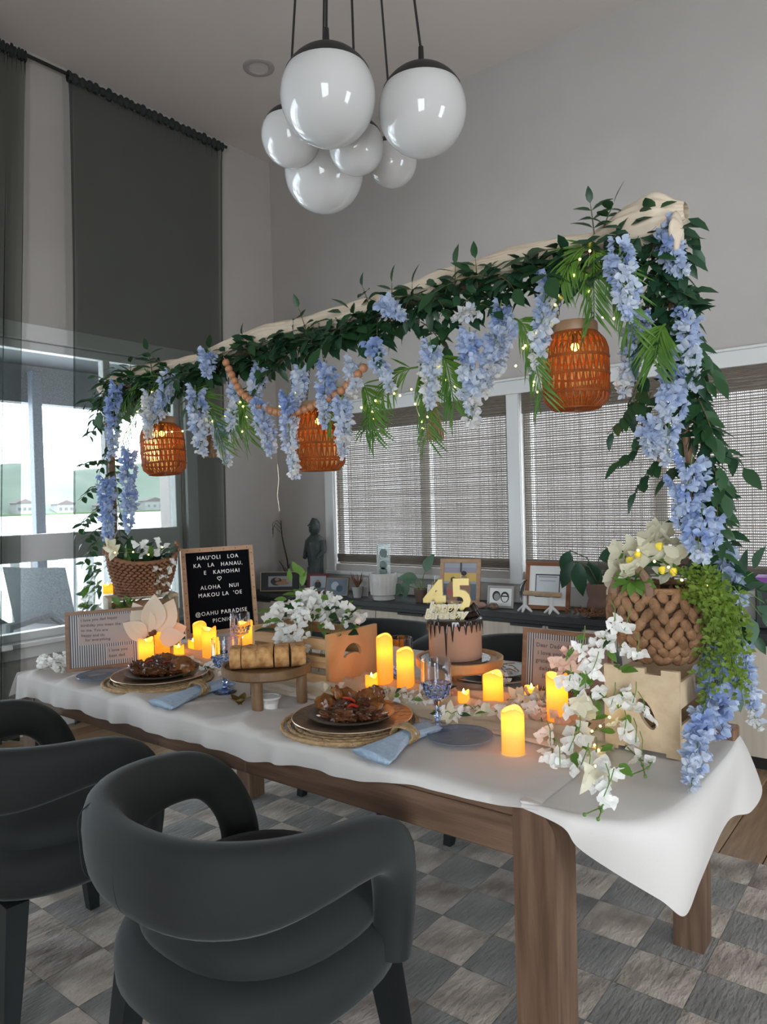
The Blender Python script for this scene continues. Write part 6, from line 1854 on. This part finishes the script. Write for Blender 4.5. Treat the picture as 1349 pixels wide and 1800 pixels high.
# green rosette seen through the basket handle
p_ = atY(1112, 1022, 1.625); it = []
for k in range(16):
    a = k * 2.4; it.append(('y', p_ + Vector((.002 * k * math.cos(a), 0, .0)), (math.cos(a), -.9 + .05 * k, math.sin(a) * .9), 1.0 - .03 * k))
it += [('c', p_ + Vector((0, -.01, .022)), facing(p_, .3), .9), ('c', p_ + Vector((.01, -.01, .03)), facing(p_, .3), .8)]
arrangement('pale green leafy bloom showing through the basket handle', p_, it)
# white cascade down the pale crate onto the cloth
it = []; sp = []
top = atY(1085, 1130, 1.62)
def casc(x, y):
    if y < 1300: return atY(x, y, 1.590 - .02 * rnd.random() - .05 * max(0, (1075 - x) / 90))
    return atZ(x, y, TS + rnd.uniform(.014, .05))
for (x, y) in ((1082, 1098), (1098, 1108), (1065, 1115), (1040, 1150), (1022, 1140), (1055, 1135), (1075, 1125), (1120, 1155), (1100, 1140), (1040, 1185), (1030, 1210), (1050, 1215), (1015, 1195), (1020, 1235), (1035, 1250), (1045, 1170), (1000, 1205), (1010, 1250), (1025, 1275), (1075, 1240), (1085, 1225), (1105, 1215), (1112, 1240), (1135, 1260), (1098, 1290), (1085, 1270), (1118, 1305), (1015, 1300), (1030, 1325), (1000, 1320), (1045, 1340), (1035, 1360), (1060, 1355), (1075, 1360), (985, 1345), (970, 1340), (1055, 1385), (1070, 1395), (1062, 1400), (960, 1290), (968, 1310), (1020, 1350), (1128, 1330)):
    p_ = casc(x, y); it.append(('w' if rnd.random() < .8 else 'c', p_, facing(p_, .7), rnd.uniform(.8, 1.15)))
    if rnd.random() < .5: sp.append((p_, p_ + Vector((rnd.uniform(-.02, .02), .01, .05))))
for (x, y) in ((1000, 1155), (985, 1165), (1015, 1150), (1008, 1172)):
    p_ = atY(x, y, 1.56); it.append(('p', p_, facing(p_, .5), 1.0))
for k in range(40):
    x, y = rnd.uniform(1000, 1110), rnd.uniform(1120, 1380); p_ = casc(x, y) + Vector((0, .02, 0))
    it.append(('y' if k % 3 else 'l', p_ if p_.z > TS + .01 else Vector((p_.x, p_.y, TS + .02)), (rnd.uniform(-1, 1), -.5, rnd.uniform(-.6, .5)), rnd.uniform(.6, 1.0)))
t = arrangement('white silk blossoms cascading from the pale crate onto the cloth', (-.66, 1.60, TS + .05), it)
for a in ([(1062, 1385), (1072, 1405), (1055, 1420), (1028, 1432)], [(1062, 1400), (1058, 1425), (1052, 1440)], [(1085, 1350), (1110, 1362), (1140, 1350), (1150, 1335)], [(1120, 1320), (1130, 1345), (1135, 1365)], [(1100, 1310), (1125, 1335), (1142, 1340)], [(950, 1255), (958, 1285), (975, 1300), (970, 1330)]):
    P = [atZ(x, y, TS + .012) - Vector(t.location) for x, y in a]
    MB().tube(P, .0013, 5).build('trailing_stem', M_gstem, t)
    for q in P[1:]: MB().ball(q, .0038, 6, 4).build('bud', M_gstem, t)
stems(t, sp)
# boxwood trailing from the basket over the table end
bx = thing('trailing_boxwood', 'fine yellow-green foliage trailing from the basket at the table end', 'foliage', tuple(atY(1235, 1040, 1.74)))
o_ = Vector(bx.location)
rnd = random.Random(41)
tiny = leafblade(.013, .009, .2, .2, 2)
for k in range(30):
    x0, y0 = rnd.uniform(1190, 1270), rnd.uniform(985, 1050); x1, y1 = rnd.uniform(1225, 1318), rnd.uniform(1080, 1250)
    Yk = rnd.uniform(1.62, 1.70)
    a, c = atY(x0, y0, Yk), atY(x1, y1, Yk + .02)
    pts = [a.lerp(c, f) + Vector((.02 * math.sin(PI * f), -.02 * math.sin(PI * f), .035 * math.sin(PI * f))) - o_ for f in [i / 6 for i in range(7)]]
    b = MB().tube(pts, .0009, 4, cap=False)
    n = int((c - a).length / .0036)
    for i in range(n):
        f = i / n * 6; j = min(5, int(f)); q = pts[j].lerp(pts[j + 1], f - j)
        d = Vector((rnd.uniform(-1, 1), rnd.uniform(-1, .6), rnd.uniform(-.8, .8)))
        M4 = orient(q + d * .008, d, (rnd.uniform(-1, 1), -1, .5), rnd.uniform(.8, 1.3))
        b.add([M4 @ Vector(v_) for v_ in tiny[0]], tiny[1])
    o = b.build('trailing_strand', M_box, bx, angle=0)
# grey-green eucalyptus at the right edge
it = []
e0 = atY(1285, 1040, 1.80)
for (x, y, dx_, dz_) in ((1325, 1000, .3, .8), (1335, 1035, .9, .3), (1345, 1055, 1, .0), (1340, 1080, .7, -.6), (1320, 1085, .2, -.9), (1305, 1040, .6, .4), (1330, 1065, .8, -.3), (1310, 1010, .0, .9), (1290, 1170, -.5, -.6), (1275, 1190, .2, -.8), (1265, 1175, -.8, -.4), (1290, 1205, .3, -.9)):
    it.append(('g', atY(x, y, 1.80), (dx_, -.3, dz_), 1.25))
t = arrangement('grey-green eucalyptus sprig at the right edge of the basket flowers', e0, it, 'leaves', 'eucalyptus_sprig')
stems(t, [(e0, atY(1345, 1060, 1.80)), (e0, atY(1325, 1005, 1.80)), (e0, atY(1340, 1085, 1.80))])
# greenery and flowers in the brown basket
it = []
bc = Vector((-2.497, 1.665, TS + HC + .12))
for k in range(40):
    a = rnd.uniform(0, 2 * PI); r = math.sqrt(rnd.random()); c_ = math.radians(68)
    lx_, ly_ = .105 * r * math.cos(a), .058 * r * math.sin(a)
    p_ = bc + Vector((lx_ * math.cos(c_) - ly_ * math.sin(c_), lx_ * math.sin(c_) + ly_ * math.cos(c_), rnd.uniform(0, .035)))
    it.append(('d' if k % 3 else 'l', p_, (math.cos(a) * .6 + .2, math.sin(a) * .6, rnd.uniform(.2, 1)), rnd.uniform(1.1, 1.6)))
for (x, y) in ((248, 958), (258, 965), (275, 955), (282, 968), (192, 960), (200, 968), (265, 972), (290, 965)):
    p_ = atX(x, y, -2.46); it.append(('w' if x > 210 else 'c', p_, facing(p_, .5), rnd.uniform(.9, 1.2)))
arrangement('mixed greenery and small white flowers in the brown basket', bc, it)
# trailing leaves beside the brown basket and crate
it = []; 
for k in range(34):
    x, y = rnd.uniform(148, 182), rnd.uniform(985, 1068); it.append(('g' if k % 2 else 'l', atX(x, y, -2.56), (rnd.uniform(-1, .3), -.4, rnd.uniform(-.8, .4)), rnd.uniform(.7, 1.1)))
for k in range(14):
    x, y = rnd.uniform(140, 175), rnd.uniform(1040, 1110); p_ = atX(x, y, -2.57); it.append(('w', p_, facing(p_, .8), rnd.uniform(.5, .8)))
t = arrangement('trailing eucalyptus and tiny blossoms beside the weathered crate', atX(165, 1000, -2.56), it)
stems(t, [(atX(172, 985, -2.56), atX(150, 1060, -2.56)), (atX(175, 1000, -2.56), atX(160, 1105, -2.57)), (atX(170, 990, -2.56), atX(165, 1060, -2.56))])
it = []
for k in range(20):
    x, y = rnd.uniform(255, 308), rnd.uniform(1040, 1095); it.append(('g' if k % 3 else 'l', atX(x, y, -2.40), (rnd.uniform(-.6, .8), -.3, rnd.uniform(-.7, .5)), rnd.uniform(.7, 1.1)))
for (x, y) in ((298, 1000), (290, 1015), (302, 985), (280, 1025), (275, 1000), (295, 1030), (285, 1045)):
    p_ = atX(x, y, -2.40); it.append(('w', p_, facing(p_, .7), .8))
t = arrangement('small white blossoms and grey leaves at the right of the brown basket', atX(290, 1045, -2.40), it)
stems(t, [(atX(285, 1050, -2.40), atX(300, 990, -2.40)), (atX(280, 1050, -2.40), atX(275, 1000, -2.40))])
# green tufts inside the weathered crate
it = [('l', atX(rnd.uniform(200, 240), rnd.uniform(1058, 1080), -2.45), (rnd.uniform(-1, 1), -.5, rnd.uniform(-.3, 1)), .8) for k in range(26)]
arrangement('bright green leaf tuft inside the weathered crate', atX(220, 1075, -2.45), it, 'leaves', 'leaf_tuft')
# magnolia
mg = thing('silk_magnolia', 'large cream silk magnolia with open petals before the weathered crate', 'flower', tuple(atX(268, 1118, -2.33)))
mo = Vector(mg.location)
M_mag = mat('magnolia_petal', (.82, .74, .62), .75, transl=.35)
pet = leaf_mesh('petal', .135, .095, M_mag, .35, .15, 7)
pets = leaf_mesh('petal', .10, .075, M_mag, .35, .15, 7)
for (x, y, dx_, dy_, dz_, me_) in ((262, 1118, -.2, -.3, .95, pet), (266, 1110, .1, .1, 1, pet), (276, 1112, .25, .4, .85, pet), (285, 1118, .3, .9, .25, pets), (258, 1120, -.2, -.7, .55, pets), (280, 1122, .7, .35, .1, pets)):
    link('petal', me_, mg, mw=orient(atX(x, y, -2.33) - mo, (dx_, dy_, dz_), (.9, -.4, .2)))
MB().lathe([(.001, 0), (.012, .004), (.014, .014), (.008, .026), (.001, .03)], 12, wob=lambda r_, z, a: r_ * (1 + .2 * math.sin(7 * a))).build('center', M_dried, mg)
# white sprays at the cloth's left corner
it = []
for k in range(26):
    x, y = rnd.uniform(66, 116), rnd.uniform(1148, 1178); p_ = atZ(x, y, TS + rnd.uniform(.01, .03))
    p_.x = max(p_.x, -2.66); it.append(('w', p_, facing(p_, .8), rnd.uniform(.5, .8)))
t = arrangement('white blossom spray lying at the window corner of the table', atZ(95, 1172, TS), it)
stems(t, [(atZ(115, 1172, TS + .012), atZ(62, 1180, TS + .006)), (atZ(115, 1168, TS + .016), atZ(72, 1165, TS + .012))])
# vine of blossoms lying along the runner
it = []; line = []
for (x0, y0, x1, y1, n) in ((300, 1175, 425, 1165, 10), (575, 1222, 760, 1228, 20), (760, 1250, 960, 1255, 16), (930, 1225, 985, 1262, 8), (760, 1215, 800, 1210, 5), (900, 1225, 935, 1235, 5)):
    pr_ = None
    for k in range(n):
        f = (k + .5) / n
        x, y = x0 + (x1 - x0) * f + rnd.uniform(-6, 6), y0 + (y1 - y0) * f + rnd.uniform(-10, 8)
        p_ = atZ(x, y, TS + .028); it.append((rnd.choice('wwwpc'), p_, facing(p_, .9), rnd.uniform(.7, 1.0)))
        if rnd.random() < .5: it.append(('l', p_, (rnd.uniform(-1, 1), rnd.uniform(-1, 1), .2), .6))
        if pr_ is not None: line.append((pr_, p_))
        pr_ = p_
t = arrangement('trailing vine of pale silk blossoms along the gauze runner', (-1.5, 1.75, TS + .02), it, 'flowers', 'blossom_vine')
stems(t, line)
# white blossom on the far charger, small fern sprig
p_ = atZ(875, 1195, TS + .02)
it = [('w', p_ + Vector((rnd.uniform(-.02, .02), 0, .012 * k)), facing(p_, .6), .9) for k in range(5)]
arrangement('single white blossom cluster on the far charger plate', p_, it)
